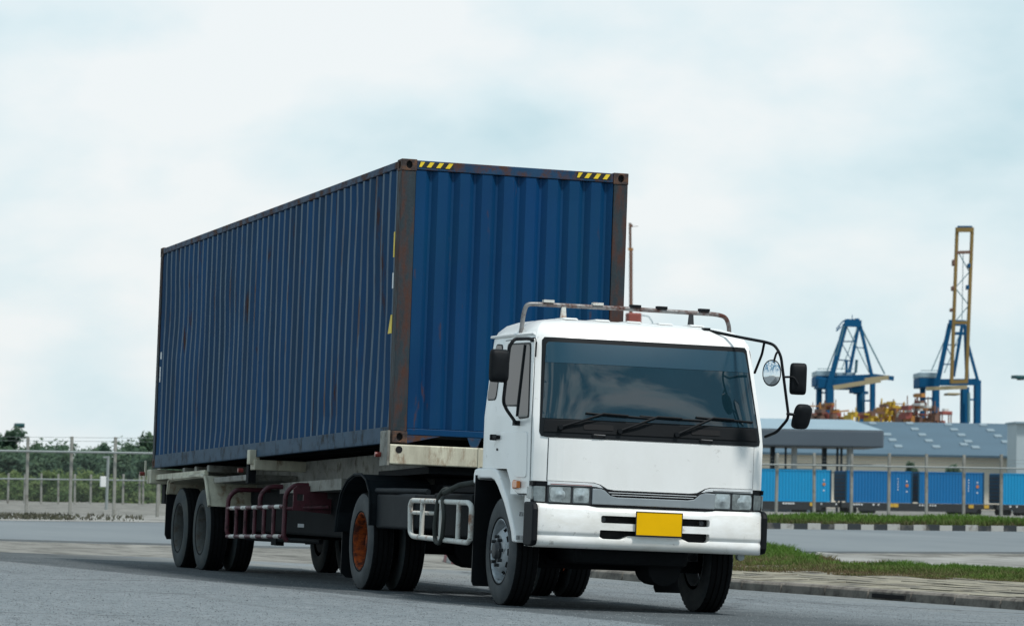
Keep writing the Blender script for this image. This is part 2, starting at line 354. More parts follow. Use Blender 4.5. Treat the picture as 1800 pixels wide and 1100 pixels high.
def sheet(name, pts_rows, material, kind='structure'):
    b = B(); nrow = len(pts_rows); nc = len(pts_rows[0])
    b.add([p for r_ in pts_rows for p in r_], [(i*nc+j, i*nc+j+1, (i+1)*nc+j+1, (i+1)*nc+j) for i in range(nrow-1) for j in range(nc-1)])
    ring = [(0, j) for j in range(nc)]+[(i, nc-1) for i in range(1, nrow)]+[(nrow-1, j) for j in range(nc-2, -1, -1)]+[(i, 0) for i in range(nrow-2, 0, -1)]
    rv = [Vector(pts_rows[i][j]) for i, j in ring]; m_ = len(rv)          # turned-down edge
    b.add(rv+[v-Vector((0, 0, .16)) for v in rv], [(k, (k+1) % m_, m_+(k+1) % m_, m_+k) for k in range(m_)])
    o = b.obj(name, material, smooth=40)
    return tag(o, kind=kind)
# ground: one disc to the horizon
rings = [k*3.5 for k in range(1, 62)]
while rings[-1] < 5200: rings.append(rings[-1]*1.22)
NS = 120; b = B(); vs = [(CC.x, CC.y, terrain(CC.x, CC.y)-.05)]; fs = []
for i, rr in enumerate(rings):
    for k in range(NS):
        a = 2*math.pi*k/NS; x_, y_ = CC.x+rr*math.cos(a), CC.y+rr*math.sin(a); vs.append((x_, y_, terrain(x_, y_)-.025))
for k in range(NS): fs.append((0, 1+k, 1+(k+1) % NS))
for i in range(len(rings)-1):
    for k in range(NS): fs.append((1+i*NS+k, 1+(i+1)*NS+k, 1+(i+1)*NS+(k+1) % NS, 1+i*NS+(k+1) % NS))
tag(b.add(vs, fs).obj('ground', 'dirt', smooth=180), 'sandy open ground stretching to the horizon', kind='structure')
# near road
rows = []
for i in range(80):
    t_ = -22 + i
    row = []
    for j in range(-50, 51):
        s_ = j*.9; tt = t_
        if i == 79: tt = t_ + 1.6*mnoise.noise((s_*.35, 3, 0))
        p = gp(s_, tt); row.append((p.x, p.y, terrain(p.x, p.y)))
    rows.append(row)
tag(sheet('road', rows, 'asphalt'), 'worn grey asphalt carriageway under the truck', kind='structure')
# far road crossing behind everything
def far_t(s, near): return (74.3 if near else 103.5) + (.44 if near else .50)*s
rows = []
for q in range(5):
    row = []
    for j in range(-30, 61):
        s_ = j*2.5; tt = far_t(s_, True)*(1-q/4)+far_t(s_, False)*q/4
        p = gp(s_, max(tt, 60)); row.append((p.x, p.y, terrain(p.x, p.y)+.012))
    rows.append(row)
tag(sheet('far_road', rows, 'asphalt_far'), 'grey road crossing behind the truck', kind='structure')

# kerb line beside the truck
KP = [(10.4, -14.), (9.2, -5.), (8.08, 2.3), (7.52, 6.1), (7.02, 8.7), (6.75, 12.), (6.72, 16.), (6.95, 20.), (7.45, 24.), (8.3, 27.), (10., 29.5), (13., 31.)]
def along(pts, step):
    out = []; d = 0.
    P = [Vector(p) for p in pts]
    # smooth resampling by Catmull-Rom
    Q = []
    for i in range(len(P)-1):
        p0, p1, p2, p3 = P[max(i-1, 0)], P[i], P[i+1], P[min(i+2, len(P)-1)]
        for k in range(12):
            t = k/12; Q.append(.5*((2*p1)+(p2-p0)*t+(2*p0-5*p1+4*p2-p3)*t*t+(3*p1-p0-3*p2+p3)*t**3))
    Q.append(P[-1]); acc = 0.; out = [Q[0]]
    for a, b_ in zip(Q, Q[1:]):
        L_ = (b_-a).length; pos = 0.
        while acc + (L_-pos) >= step:
            pos += step-acc; out.append(a + (b_-a)*(pos/L_)); acc = 0.
        acc += L_-pos
    return out
kpts = along(KP, 1.0)
kerb = thing('kerb', (kpts[0].x, kpts[0].y, 0), None, None); kerb['kind'] = 'structure'; kerb['label'] = 'weathered concrete kerb beside the truck'
def kerb_dir(i, P): 
    d = P[min(i+1, len(P)-1)]-P[max(i-1, 0)]; return d.normalized()
for i in range(len(kpts)-1):
    a, c = kpts[i], kpts[i+1]; d = (c-a).normalized(); n = Vector((-d.y, d.x)); n = n if n.x > 0 else -n
    g = .012; a2, c2 = a+d*g, c-d*g
    z0 = terrain(a.x, a.y)-.06; hgt = .185+random.uniform(-.006, .006); off = random.uniform(-.008, .008)
    bb = B(); prof = [(0+off, 0), (.02+off, hgt-.03), (.05+off, hgt), (.20, hgt), (.20, 0)]
    vs = []
    for q in (a2, c2):
        zz = terrain(q.x, q.y)-.06
        for (u_, v_) in prof: vs.append((q.x+n.x*u_, q.y+n.y*u_, zz+v_))
    bb.add(vs, [(0,1,2,3,4), (9,8,7,6,5)] + [(k, (k+1) % 5, 5+(k+1) % 5, 5+k) for k in range(5)])
    painted = 21 < a.y
    m_ = ('kerb_red' if i % 2 else 'kerb_white') if painted else 'kerb'
    if 3.9 < a.y < 4.9:      # stone over the drain inlet
        bb2 = B(); q = a+d*.5
        vs = []
        for e_ in (a2, c2):
            zz = terrain(e_.x, e_.y)
            vs += [(e_.x-n.x*.004, e_.y-n.y*.004, zz+.02), (e_.x-n.x*.004, e_.y-n.y*.004, zz+.07), (e_.x+n.x*.05, e_.y+n.y*.05, zz+.07), (e_.x+n.x*.05, e_.y+n.y*.05, zz+.02)]
        # inset the slot from the stone's ends
        vs = [Vector(v)*.78+Vector(((a2.x+c2.x)/2, (a2.y+c2.y)/2, v[2]))*.22 for v in vs]
        bb2.add(vs, [(0,1,2,3), (7,6,5,4), (0,4,5,1), (1,5,6,2), (2,6,7,3), (3,7,4,0)])
        bb2.obj('drain_slot', 'cavity', kerb)
    bb.obj('kerb_stone', m_, kerb, bevel=.008)
# pavement behind the kerb: slabs near, plain bed below
def pav(i, o, zoff):
    q = kpts[i]; d = kerb_dir(i, kpts); n = Vector((-d.y, d.x)); n = n if n.x > 0 else -n
    p = q+n*o; return Vector((p.x, p.y, terrain(q.x, q.y)*(1-min(o, 6)/14) + zoff))
bed = sheet('pavement', [[pav(i, o, .088) for o in (.19, 1., 2., 3., 4.4)] for i in range(len(kpts))], 'paver')
bed['label'] = 'pale stained pavement behind the kerb'
for i in range(4, 31):
    for k in range(8):
        o0 = .205+k*.40; o1 = o0+.388
        zj = random.uniform(-.004, .010)
        sh = (k % 2)*.0
        c4 = [pav(i, o0, 0), pav(i, o1, 0), pav(i+1, o1, 0), pav(i+1, o0, 0)]
        cen = sum(c4, Vector())/4; c4 = [cen+(p-cen)*.985 for p in c4]
        tx, ty = random.uniform(-.004, .004), random.uniform(-.004, .004)
        bb = B(); top = [p+Vector((0, 0, .118+zj+tx*(1 if m_ < 2 else -1)+ty*(1 if m_ in (0, 3) else -1))) for m_, p in enumerate(c4)]
        bot = [p+Vector((0, 0, .07)) for p in c4]
        bb.add(top+bot, [(0,1,2,3), (7,6,5,4)] + [(q, q+4, (q+1) % 4+4, (q+1) % 4) for q in range(4)])
        bb.obj('paving_slab', 'paver', bed)

# concrete pad and planted strips on the right
def poly_st(name, pts, material, z=.03, lab=None):
    b = B(); vs = []
    for (px, t_) in pts:
        p = gpx(px, t_); vs.append((p.x, p.y, terrain(p.x, p.y)+z))
    o = b.add(vs, [tuple(range(len(vs)))]).obj(name, material); return tag(o, lab, kind='structure')
poly_st('concrete_path', [(1440, 75.5), (1500, 74), (1620, 73), (1900, 75), (2300, 78), (2300, 62), (1900, 61.5), (1700, 62), (1560, 64), (1480, 68)], 'concrete', .05, 'bare pale concrete strip between the grass and the far road')
poly_st('verge', [(-900, 98), (-300, 97.5), (0, 97), (340, 99), (700, 103), (700, 118), (300, 116), (0, 114), (-400, 114), (-900, 116)], 'concrete', .02, 'pale gritty verge beyond the far road on the left')

# grass: one object per strip of growth
def leafmat(name, c1, c2, dry, damt, scale=1.2, tr=.25):
    m = bpy.data.materials.new(name); m.use_nodes = True; t = m.node_tree; b = t.nodes['Principled BSDF']
    g = nd(t, 'ShaderNodeNewGeometry'); n = nd(t, 'ShaderNodeTexNoise', Scale=scale, Detail=4., Roughness=.65); t.links.new(g.outputs['Position'], n.inputs['Vector'])
    r_ = nd(t, 'ShaderNodeMapRange'); t.links.new(n.outputs['Fac'], r_.inputs['Value']); r_.inputs['From Min'].default_value = .3; r_.inputs['From Max'].default_value = .7
    mx_ = nd(t, 'ShaderNodeMix', data_type='RGBA'); t.links.new(r_.outputs[0], mx_.inputs['Factor']); mx_.inputs['A'].default_value = (*c1, 1); mx_.inputs['B'].default_value = (*c2, 1)
    a = nd(t, 'ShaderNodeAttribute', attribute_name='dry'); m2 = nd(t, 'ShaderNodeMix', data_type='RGBA')
    t.links.new(a.outputs['Fac'], m2.inputs['Factor']); t.links.new(mx_.outputs['Result'], m2.inputs['A']); m2.inputs['B'].default_value = (*dry, 1)
    t.links.new(m2.outputs['Result'], b.inputs['Base Color']); b.inputs['Roughness'].default_value = .7; b.inputs['Specular IOR Level'].default_value = .25
    tl = nd(t, 'ShaderNodeBsdfTranslucent'); t.links.new(m2.outputs['Result'], tl.inputs['Color'])
    ms = nd(t, 'ShaderNodeMixShader'); ms.inputs[0].default_value = tr; t.links.new(b.outputs[0], ms.inputs[1]); t.links.new(tl.outputs[0], ms.inputs[2])
    t.links.new(ms.outputs[0], t.nodes['Material Output'].inputs['Surface'])
    return m
K['grass'] = leafmat('grass blades', (.055, .125, .016), (.115, .205, .03), (.15, .11, .06), .3, 1.1, .3)
K['grass_far'] = leafmat('far grass', (.07, .15, .02), (.13, .22, .04), (.09, .075, .035), .3, .6, .3)
K['weeds'] = leafmat('dry weeds', (.035, .045, .024), (.07, .08, .04), (.10, .09, .07), .5, 1.0, .2)
K['leaf_a'] = leafmat('hazed dark leaves', (.032, .070, .055), (.052, .100, .062), (.075, .125, .065), .2, .5, .25)  # lifted towards blue-green: distance haze put into the leaf colour
K['leaf_b'] = leafmat('hazed light leaves', (.045, .095, .032), (.085, .15, .045), (.13, .17, .06), .2, .5, .3)  # brightened as well, haze painted into the scrub leaves
K['bark'] = mat('bark', (.055, .045, .036), .9, var=.3)
def grass(name, sampler, n, h, w, material, label, droop=.5):
    vs = []; fs = []; dry = []
    for _ in range(n):
        x_, y_, z_, hs, dr = sampler()
        hh = h*hs*random.uniform(.45, 1.2); a = random.uniform(0, 6.283); b_ = random.uniform(0, 6.283)
        dx, dy = math.cos(a)*w/2, math.sin(a)*w/2; lx, ly = math.cos(b_)*hh*random.uniform(.1, droop), math.sin(b_)*hh*random.uniform(.1, droop)
        o = len(vs)
        vs += [(x_-dx, y_-dy, z_-.02), (x_+dx, y_+dy, z_-.02), (x_+dx*.7+lx*.4, y_+dy*.7+ly*.4, z_+hh*.6), (x_-dx*.7+lx*.4, y_-dy*.7+ly*.4, z_+hh*.6), (x_+lx, y_+ly, z_+hh)]
        fs += [(o, o+1, o+2, o+3), (o+3, o+2, o+4)]; dd = min(1., max(0., dr+random.uniform(-.3, .3))); dry += [dd]*5
    me = bpy.data.meshes.new(name); me.from_pydata(vs, [], fs); me.materials.append(K[material])
    at_ = me.attributes.new('dry', 'FLOAT', 'POINT'); at_.data.foreach_set('value', dry)
    o = bpy.data.objects.new(name, me); col.objects.link(o)
    return tag(o, label, 'grass', kind='stuff')
def near_grass():
    # strip behind the pavement; deep on the left end, thinner in front of the concrete
    while True:
        px = random.uniform(1255, 2150)
        n0 = 54.3-(px-1300)*.0085 + .9*mnoise.noise((px*.013, 0, 5))
        k_ = smooth(1345, 1500, px+40*mnoise.noise((px*.02, 5, 5))); n1 = 72*(1-k_)+(n0+5.5)*k_ + 1.5*mnoise.noise((px*.03, 2, 1))
        t_ = n0+(n1-n0)*random.random()**1.2
        p = gpx(px, t_); d = mnoise.noise((p.x*.8, p.y*.8, 3)); e_ = (t_-n0)/max(n1-n0, 1)
        if random.random() > .55+.9*d+.5*e_: continue
        hs = (.35+.9*smooth(0, .45, e_))*(1+.5*d) * (.70-.12*smooth(1390, 1560, px))
        dr = .95-1.3*e_ - .9*d
        if 1450 < px < 1570 and t_ > n0+5: dr = .9; hs *= 1.1
        dd = terrain(p.x, p.y)*.35
        return p.x, p.y, dd+.05, hs, dr
grass('grass', near_grass, 60000, .16, .020, 'grass', 'green and browning grass behind the pavement at right', .9)
b = B(); vs = []
for k in range(46):
    px = 1240+k*21
    n0 = 54.2-(px-1300)*.0085; n1 = 72 if px < 1390 else 59.5
    for t_ in (n0, n0+.9, (n0+n1)/2, n1):
        p = gpx(px, t_); vs.append((p.x, p.y, terrain(p.x, p.y)*.35+(0. if t_ in (n0, n1) else .035)))
tag(b.add(vs, [(i*4+j, i*4+j+1, i*4+4+j+1, i*4+4+j) for i in range(45) for j in range(3)]).obj('soil', 'soil', smooth=180), 'dark soil under the near grass', kind='structure')
def far_grass():
    px = random.uniform(1180, 2200); s0 = (px-900)/FPX*110; te = far_t(s0, False)
    e_ = random.random(); p = gpx(px, te+.45+e_*6.)
    d = mnoise.noise((p.x*.35, p.y*.35, 1))
    return p.x, p.y, .08+.12*smooth(0, 1, e_), .7+.5*d, .75-1.5*e_-.6*d
grass('grass', far_grass, 26000, .30, .06, 'grass_far', 'strip of green grass along the far black and white kerb')
b = B(); vs = []
for k in range(52):
    px = 1160+k*21; s0 = (px-900)/FPX*110; te = far_t(s0, False)
    for (dt, zz) in ((.2, .1), (2., .14), (4.5, .18), (6.6, .2), (9, .16)):
        p = gpx(px, te+dt); vs.append((p.x, p.y, zz-.02))
tag(b.add(vs, [(i*5+j, i*5+j+1, i*5+5+j+1, i*5+5+j) for i in range(51) for j in range(4)]).obj('bank', 'soil', smooth=180), 'low earth bank under the far grass strip', kind='structure')
def weeds_left():
    px = random.uniform(-260, 260); t_ = random.uniform(100, 113)
    d = mnoise.noise((px*.02, t_*.4, 9))
    while px > 130 and random.random() > .35: px = random.uniform(-260, 200)
    p = gpx(px, t_); return p.x, p.y, 0., .8+.6*d, .5+.5*d
grass('weeds', weeds_left, 2600, .13, .05, 'weeds', 'dry scrubby weeds on the verge by the left fence', 1.1)

# black and white kerb of the far road
fk = thing('far_kerb', tuple(gpx(1500, 110))+(0,), None, None); fk['kind'] = 'structure'; fk['label'] = 'black and white painted kerb of the far road'
for i in range(-12, 46):
    s_ = 4.0+i*.385; bb = B(); vs = []
    for q in (s_+.005, s_+.38):
        for dt in (0., .22):
            p = gp(q, far_t(q, False)+dt)
            for zz in (0., .16+.01*(i % 3)): vs.append((p.x, p.y, zz))
    bb.add(vs, [(0,1,3,2), (4,6,7,5), (0,4,5,1), (2,3,7,6), (1,5,7,3), (0,2,6,4)])
    bb.obj('kerb_stone', 'kerb_white' if i % 2 else 'kerb_black', fk)

# loose grit and proud stone chips on the near asphalt
def grit(n):
    vs = []; fs = []; dry = []; rnd = random.Random(31)
    while len(fs) < n*4:
        t_ = 24.5+28*rnd.random()**1.1; px = rnd.uniform(-160, 1960); p = gpx(px, t_)
        if p.x > 6.6: continue
        r_ = rnd.uniform(.003, .0075)*(1.7 if rnd.random() < .02 else 1); h = r_*rnd.uniform(.4, .85); a = rnd.uniform(0, 6.28); z = terrain(p.x, p.y); o = len(vs)
        for k in range(4): vs.append((p.x+r_*math.cos(a+k*1.57)*rnd.uniform(.7, 1.3), p.y+r_*math.sin(a+k*1.57)*rnd.uniform(.7, 1.3), z-.001))
        vs.append((p.x+rnd.uniform(-.3, .3)*r_, p.y+rnd.uniform(-.3, .3)*r_, z+h))
        fs += [(o+k, o+(k+1) % 4, o+4) for k in range(4)]; ed_ = p.x+.125*p.y; dry += [.85 if -.8 < ed_ < 2.5 and rnd.random() < .75 else rnd.choice((0, .1, .3, .5, .8, 1.))]*5
    me = bpy.data.meshes.new('grit'); me.from_pydata(vs, [], fs); me.materials.append(K['grit'])
    me.attributes.new('dry', 'FLOAT', 'POINT').data.foreach_set('value', dry)
    o = bpy.data.objects.new('grit', me); col.objects.link(o); tag(o, 'loose grit and stone chips on the near asphalt', 'gravel', kind='stuff')
K['grit'] = leafmat('grit', (.19, .21, .22), (.25, .27, .275), (.05, .057, .062), 0, 2., 0.)
grit(80000)

# ================================================================== TRUCK, TRAILER, CONTAINER (truck frame: x across, y rearwards, z up)
XC = 1.219
# ---- wheels
TR = .5075
def tyre_prof(w, outer):
    h = w/2
    return [(-h*.86, .292), (-h*.97, .33), (-h, .385), (-h*.97, .435), (-h*.88, .475), (-h*.80, .492), (-h*.74, .502),
            (-h*.46, TR), (-h*.44, TR-.014), (-h*.37, TR-.014), (-h*.35, TR), (-h*.05, TR+.001), (-h*.03, TR-.014), (h*.03, TR-.014), (h*.05, TR+.001),
            (h*.35, TR), (h*.37, TR-.014), (h*.44, TR-.014), (h*.46, TR), (h*.74, .502), (h*.80, .492), (h*.88, .475), (h*.97, .435), (h, .385), (h*.97, .33), (h*.86, .292)]
def tyre_b(w=.26):
    p = tyre_prof(w, True); mi = [1]*5+[0]*15+[1]*5
    b = B().lathe(p, seg=56, mi=mi)
    # shoulder lugs across the tread
    for i in range(48):
        a = 2*math.pi*i/48; ca, sa = math.cos(a), math.sin(a)
        for sgn in (-1, 1):
            x0, x1 = sgn*w*.255, sgn*w*.395
            r0, r1 = TR-.006, TR+.003
            da = .030
            vs = []
            for xx, rr in ((x0, r1), (x1, r1-.008), (x1, r0-.02), (x0, r0-.01)):
                for s_ in (-1, 1):
                    q = a+s_*da; vs.append((xx, rr*math.cos(q), rr*math.sin(q)))
            b.add(vs, [(0,1,3,2), (2,3,5,4), (4,5,7,6), (6,7,1,0), (0,2,4,6), (1,7,5,3)], 0)
    return b
def disc_nuts(o, n, r, x, parent, sgn, size=.017):
    for i in range(n):
        a = 2*math.pi*i/n+.2
        c = (x, r*math.cos(a), r*math.sin(a))
        B().cyl(c, (x+sgn*.045, c[1], c[2]), size, 6, size*.85).obj('wheel_nut', 'nut', parent)
def make_wheel(kind):
    """wheel whose outer side looks towards -x"""
    root = bpy.data.objects.new('wheel', None); col.objects.link(root)
    t = tyre_b().obj('tyre', ['tread', 'sidewall' if kind in ('steer', 'drive') else 'sidewall2'], root, smooth=38)
    B().lathe([(-.121, .304), (-.126, .308), (-.1275, .312), (-.126, .316)], seg=48).obj('bead_line', 'tread', root, smooth=60)
    if kind == 'steer':
        B().lathe([(-.118, .300), (-.122, .292), (-.115, .283), (-.10, .278), (-.05, .268), (-.03, .262), (.11, .262)], seg=48).obj('rim', 'rim', root, smooth=40)
        pr = [(-.028, .262), (-.045, .250), (-.075, .225), (-.105, .195), (-.125, .172), (-.130, .150), (-.130, .095)]
        sk = lambda i, k: k in (2,) and (i % 6) in (0, 1, 2)
        B().lathe(pr, seg=60, skip=sk).obj('wheel_disc', 'rim', root, smooth=40)
        B().lathe([(-.02, .255), (-.02, .05)], seg=24).obj('brake_drum', 'cavity', root)
        B().lathe([(-.126, .100), (-.150, .094), (-.156, .082), (-.180, .068), (-.186, .050), (-.186, .0)], seg=24).obj('hub', 'nut', root, smooth=35)
        disc_nuts(None, 8, .132, -.128, root, -1)
    else:
        m = {'drive': 'rim_orange', 'trailer': 'rim_dull', 'inner': 'rim_dull'}[kind]
        B().lathe([(-.118, .300), (-.122, .292), (-.115, .283), (-.10, .276), (-.05, .262), (.02, .255), (.08, .25)], seg=48).obj('rim', m, root, smooth=40)
        sk = lambda i, k: k == 1 and (i % 6) in (0, 1, 2)
        B().lathe([(.075, .252), (.082, .24), (.085, .205), (.083, .17), (.078, .14), (.07, .10)], seg=60, skip=sk).obj('wheel_disc', m, root, smooth=40)
        B().lathe([(.10, .25), (.10, .05)], seg=24).obj('brake_drum', 'cavity', root)
        B().lathe([(.07, .110), (.0, .100), (-.03, .092), (-.045, .075), (-.05, 0.)], seg=24).obj('hub', 'nut' if kind != 'drive' else m, root, smooth=35)
        disc_nuts(None, 8, .138, .075, root, -1)
    return root
def place_wheel(proto, parent, x, y, far=False, spin=0., used=set()):
    w = proto if proto.name not in used else copy_tree(proto)
    used.add(proto.name); used.add(w.name)
    w.parent = parent; w.location = Vector((x, y, TR-.008)) - Vector(parent['base'])
    w.rotation_euler = (spin, 0, math.pi if far else 0)
    return w

# ---------------------------------------------------------------- tractor
tr = thing('truck', (XC, -3.5, 0), 'white cab-over truck pulling the blue container, with roof rack and yellow plate', 'truck', frame=MT)
WZ = [(1.0, 1.10), (1.75, 1.10), (2.48, 1.035), (2.55, 1.005), (2.61, .945), (2.645, .86), (2.66, .72)]
YF = [(1.0, -4.682), (1.56, -4.682), (2.47, -4.40), (2.55, -4.335), (2.61, -4.22), (2.645, -4.08), (2.66, -3.92)]
YR = [(1.0, -2.86), (2.45, -2.85), (2.55, -2.88), (2.61, -2.95), (2.645, -3.04), (2.66, -3.16)]
def hw(z): return lerp(WZ, z)
def yfront(u, z): q = min(1., abs(u)/hw(z)); return lerp(YF, z)+.022*q*q+.11*q**9
def outline(z, yr=None):
    w = hw(z); yr = lerp(YR, z) if yr is None else yr
    us = [-1, -.99, -.97, -.94, -.9, -.84, -.75, -.6, -.4, -.2, 0, .2, .4, .6, .75, .84, .9, .94, .97, .99, 1]
    pts = [(XC+u*w, yfront(u*w, z), z) for u in us]
    y1 = yfront(w, z)
    rr = .07
    side = [y1+(yr-y1)*k for k in (.25, .5, .75)]
    pts += [(XC+w, y, z) for y in side]
    for k in range(5):
        a = math.pi/2*k/4; pts.append((XC+w-rr+rr*math.cos(a), yr-rr+rr*math.sin(a), z))
    for k in range(5):
        a = math.pi/2+math.pi/2*k/4; pts.append((XC-w+rr+rr*math.cos(a), yr-rr+rr*math.sin(a), z))
    pts += [(XC-w, y, z) for y in side[::-1]]
    return pts
def loft(zs, yr=None, top=True):
    ls = [outline(z, yr) for z in zs]; n = len(ls[0])
    fs = [(i*n+k, i*n+(k+1) % n, (i+1)*n+(k+1) % n, (i+1)*n+k) for i in range(len(zs)-1) for k in range(n)]
    fs.append(tuple(range(n))[::-1])
    if top: fs.append(tuple(range((len(zs)-1)*n, len(zs)*n)))
    return B().add([p for l in ls for p in l], fs)
loft([1.262, 1.4, 1.56, 1.75, 1.95, 2.15, 2.35, 2.48, 2.515, 2.55, 2.58, 2.61, 2.63, 2.645, 2.655, 2.66]).obj('cab_shell', 'cab', tr, smooth=42)
loft([1.03, 1.15, 1.262], yr=-3.80).obj('cab_nose', 'cab', tr, smooth=42)
for k in range(5):       # pressed ribs of the roof
    xx = XC-.62+k*.31; B().prism([(-4.02, 2.655), (-3.96, 2.674), (-3.15, 2.674), (-3.09, 2.655)], 'x', xx-.07, xx+.07).obj('roof_rib', 'cab', tr, bevel=.012)

def side_patch(poly, side, off, th, zc=(1.75,)):
    """flat panel that follows the cab side; poly in (y, z)"""
    bm = bmesh.new(); f = bm.faces.new([bm.verts.new((0, y, z)) for (y, z) in poly])
    for z in zc: bmesh.ops.bisect_plane(bm, geom=bm.verts[:]+bm.edges[:]+bm.faces[:], plane_co=(0, 0, z), plane_no=(0, 0, 1))
    return wrap(bm, lambda v, o: (XC+side*(hw(v.z)+o), v.y, v.z), off, th)
def front_patch(poly, off, th, xs=None, zs=(1.56, 1.75), bulge=None):
    """panel that follows the cab front; poly in (u from centre, z)"""
    bm = bmesh.new(); bm.faces.new([bm.verts.new((u, 0, z)) for (u, z) in poly])
    for x_ in (xs or (-1.03, -1.0, -.96, -.91, -.85, -.77, -.66, -.5, -.25, 0, .25, .5, .66, .77, .85, .91, .96, 1.0, 1.03)):
        bmesh.ops.bisect_plane(bm, geom=bm.verts[:]+bm.edges[:]+bm.faces[:], plane_co=(x_, 0, 0), plane_no=(1, 0, 0))
    for z in zs: bmesh.ops.bisect_plane(bm, geom=bm.verts[:]+bm.edges[:]+bm.faces[:], plane_co=(0, 0, z), plane_no=(0, 0, 1))
    bl = bulge or (lambda u, z: 0.)
    return wrap(bm, lambda v, o: (XC+v.x, yfront(v.x, v.z)-o-bl(v.x, v.z), v.z), off, th)
def wrap(bm, fn, off, th):
    bm.verts.ensure_lookup_table(); bm.verts.index_update()
    V = [v.co.copy() for v in bm.verts]; n = len(V)
    fs = [[v.index for v in f.verts] for f in bm.faces]
    be = [(e_.verts[0].index, e_.verts[1].index) for e_ in bm.edges if len(e_.link_faces) == 1]
    bm.free()
    b = B()
    b.add([fn(v, off) for v in V]+[fn(v, off-th) for v in V], [tuple(f) for f in fs]+[tuple(n+i for i in f[::-1]) for f in fs]+[(a, c, n+c, n+a) for a, c in be])
    return b
def rounded(poly, r, k=4):
    out = []; n = len(poly)
    for i in range(n):
        a, b_, c = Vector(poly[i-1]), Vector(poly[i]), Vector(poly[(i+1) % n])
        d = min(r, (a-b_).length*.45, (c-b_).length*.45); p, q = b_+(a-b_).normalized()*d, b_+(c-b_).normalized()*d
        for j in range(k+1):
            t = j/k; v = p*(1-t)**2+2*b_*t*(1-t)+q*t*t; out.append((v.x, v.y))
    return out
DOOR = [(-4.485, 1.036), (-4.12, 1.036), (-3.93, 1.10), (-3.74, 1.27), (-3.45, 1.42), (-3.37, 1.60), (-3.35, 1.75), (-3.30, 2.455), (-4.27, 2.455), (-4.455, 1.75)]
WIN = [(-4.39, 1.735), (-4.06, 1.735), (-4.03, 1.85), (-3.55, 1.85), (-3.45, 2.415), (-4.17, 2.40)]
def grow(poly, g):
    c = Vector((sum(p[0] for p in poly)/len(poly), sum(p[1] for p in poly)/len(poly)))
    return [tuple(Vector(p)+(Vector(p)-c).normalized()*g) for p in poly]
for side in (-1, 1):
    side_patch(rounded(grow(DOOR, .010), .04), side, .0015, .02).obj('door_seal', 'seam', tr)
    d = side_patch(rounded(DOOR, .04), side, .010, .03).obj('door', 'cab', tr, bevel=.004)
    def dp(b, name, m, **kw):
        o = b.obj(name, m, None, **kw); o.parent = d; return o
    dp(side_patch(rounded(grow(WIN, .022), .05), side, .0155, .012), 'window_rubber', 'rubber')
    dp(side_patch(rounded(WIN, .045), side, .0185, .012), 'window_pane', 'side_glass')
    x0 = XC+side*(hw(2.4)+.021); x1 = XC+side*(hw(1.85)+.021)
    dp(B().tube([(x0, -4.02, 2.40), (x1, -4.04, 1.86), (XC+side*(hw(1.75)+.021), -4.05, 1.74)], .012, 6), 'window_divider', 'rubber')
    em = [(-3.50, 1.60), (-4.38, 1.60), (-4.40, 1.18), (-4.08, 1.18), (-3.92, 1.25), (-3.66, 1.47)]
    dp(side_patch(rounded(em, .06, 6), side, .019, .012), 'pressed_panel', 'cab', bevel=.007, seg=3)
    xs_ = XC+side*(1.10)
    dp(B().box((min(xs_, xs_+side*.05), -3.50, 1.535), (max(xs_, xs_+side*.05), -3.33, 1.570)).box((min(xs_, xs_+side*.06), -3.355, 1.525), (max(xs_, xs_+side*.06), -3.315, 1.580)), 'door_handle', 'plastic', bevel=.008)
    dp(B().cyl((xs_, -3.42, 1.44), (xs_+side*.018, -3.42, 1.44), .012, 10), 'lock', 'nut')
    Q = [(-3.235, 1.915), (-2.945, 1.915), (-3.02, 2.425), (-3.245, 2.415)]
    side_patch(rounded(grow(Q, .014), .06), side, .004, .012).obj('window_rubber', 'rubber', tr)
    side_patch(rounded(Q, .06), side, .0075, .012).obj('quarter_window', 'side_glass', tr)
    B().tube([(XC+side*1.035, -2.83, 2.505), (XC+side*1.042, -3.5, 2.505), (XC+side*1.035, -4.2, 2.50), (XC+side*1.01, -4.28, 2.46)], .014, 6).obj('rain_gutter', 'cab', tr, smooth=50)
    if side < 0: side_patch([(-4.36, 2.28), (-4.345, 2.28), (-4.315, 2.42), (-4.33, 2.42)], side, .012, .012).obj('pillar_vent', 'plastic', tr)
    B().prism(rounded([(-4.24, 1.085), (-4.10, 1.085), (-4.10, 1.15), (-4.24, 1.15)], .012), 'x', xs_+side*.018, xs_+side*.055).obj('side_indicator', 'amber', tr, bevel=.006)
    B().cyl((xs_+side*.012, -4.075, 1.117), (xs_+side*.04, -4.075, 1.117), .042, 16).obj('side_reflector', 'amber', tr, bevel=.005)
    # wing over the steer wheel
    OUT = [(-2.70, 1.12), (-2.70, 1.22), (-2.74, 1.258), (-2.82, 1.268), (-3.34, 1.268), (-3.46, 1.245), (-3.58, 1.18), (-3.84, .98), (-4.02, .79), (-4.12, .68), (-4.165, .59)]
    INN = [(-4.045, .59), (-4.0, .68), (-3.90, .79), (-3.74, .94), (-3.52, 1.09), (-3.40, 1.15), (-3.28, 1.170), (-2.90, 1.170), (-2.84, 1.16), (-2.81, 1.12)]
    a, c = sorted((XC+side*.86, XC+side*1.122))
    B().prism(OUT+INN, 'x', a, c).obj('front_wing', 'cab', tr, bevel=.018, seg=3)
    a, c = sorted((XC+side*.80, XC+side*1.09))
    B().prism([(-2.82, 1.165), (-3.30, 1.165), (-3.42, 1.145), (-3.76, .93), (-4.03, .59), (-4.06, .60), (-3.78, .96), (-3.44, 1.18), (-2.82, 1.19)], 'x', a-.02, c-.012).obj('wheel_arch_liner', 'plastic', tr)
    a, c = sorted((XC+side*.68, XC+side*1.14))
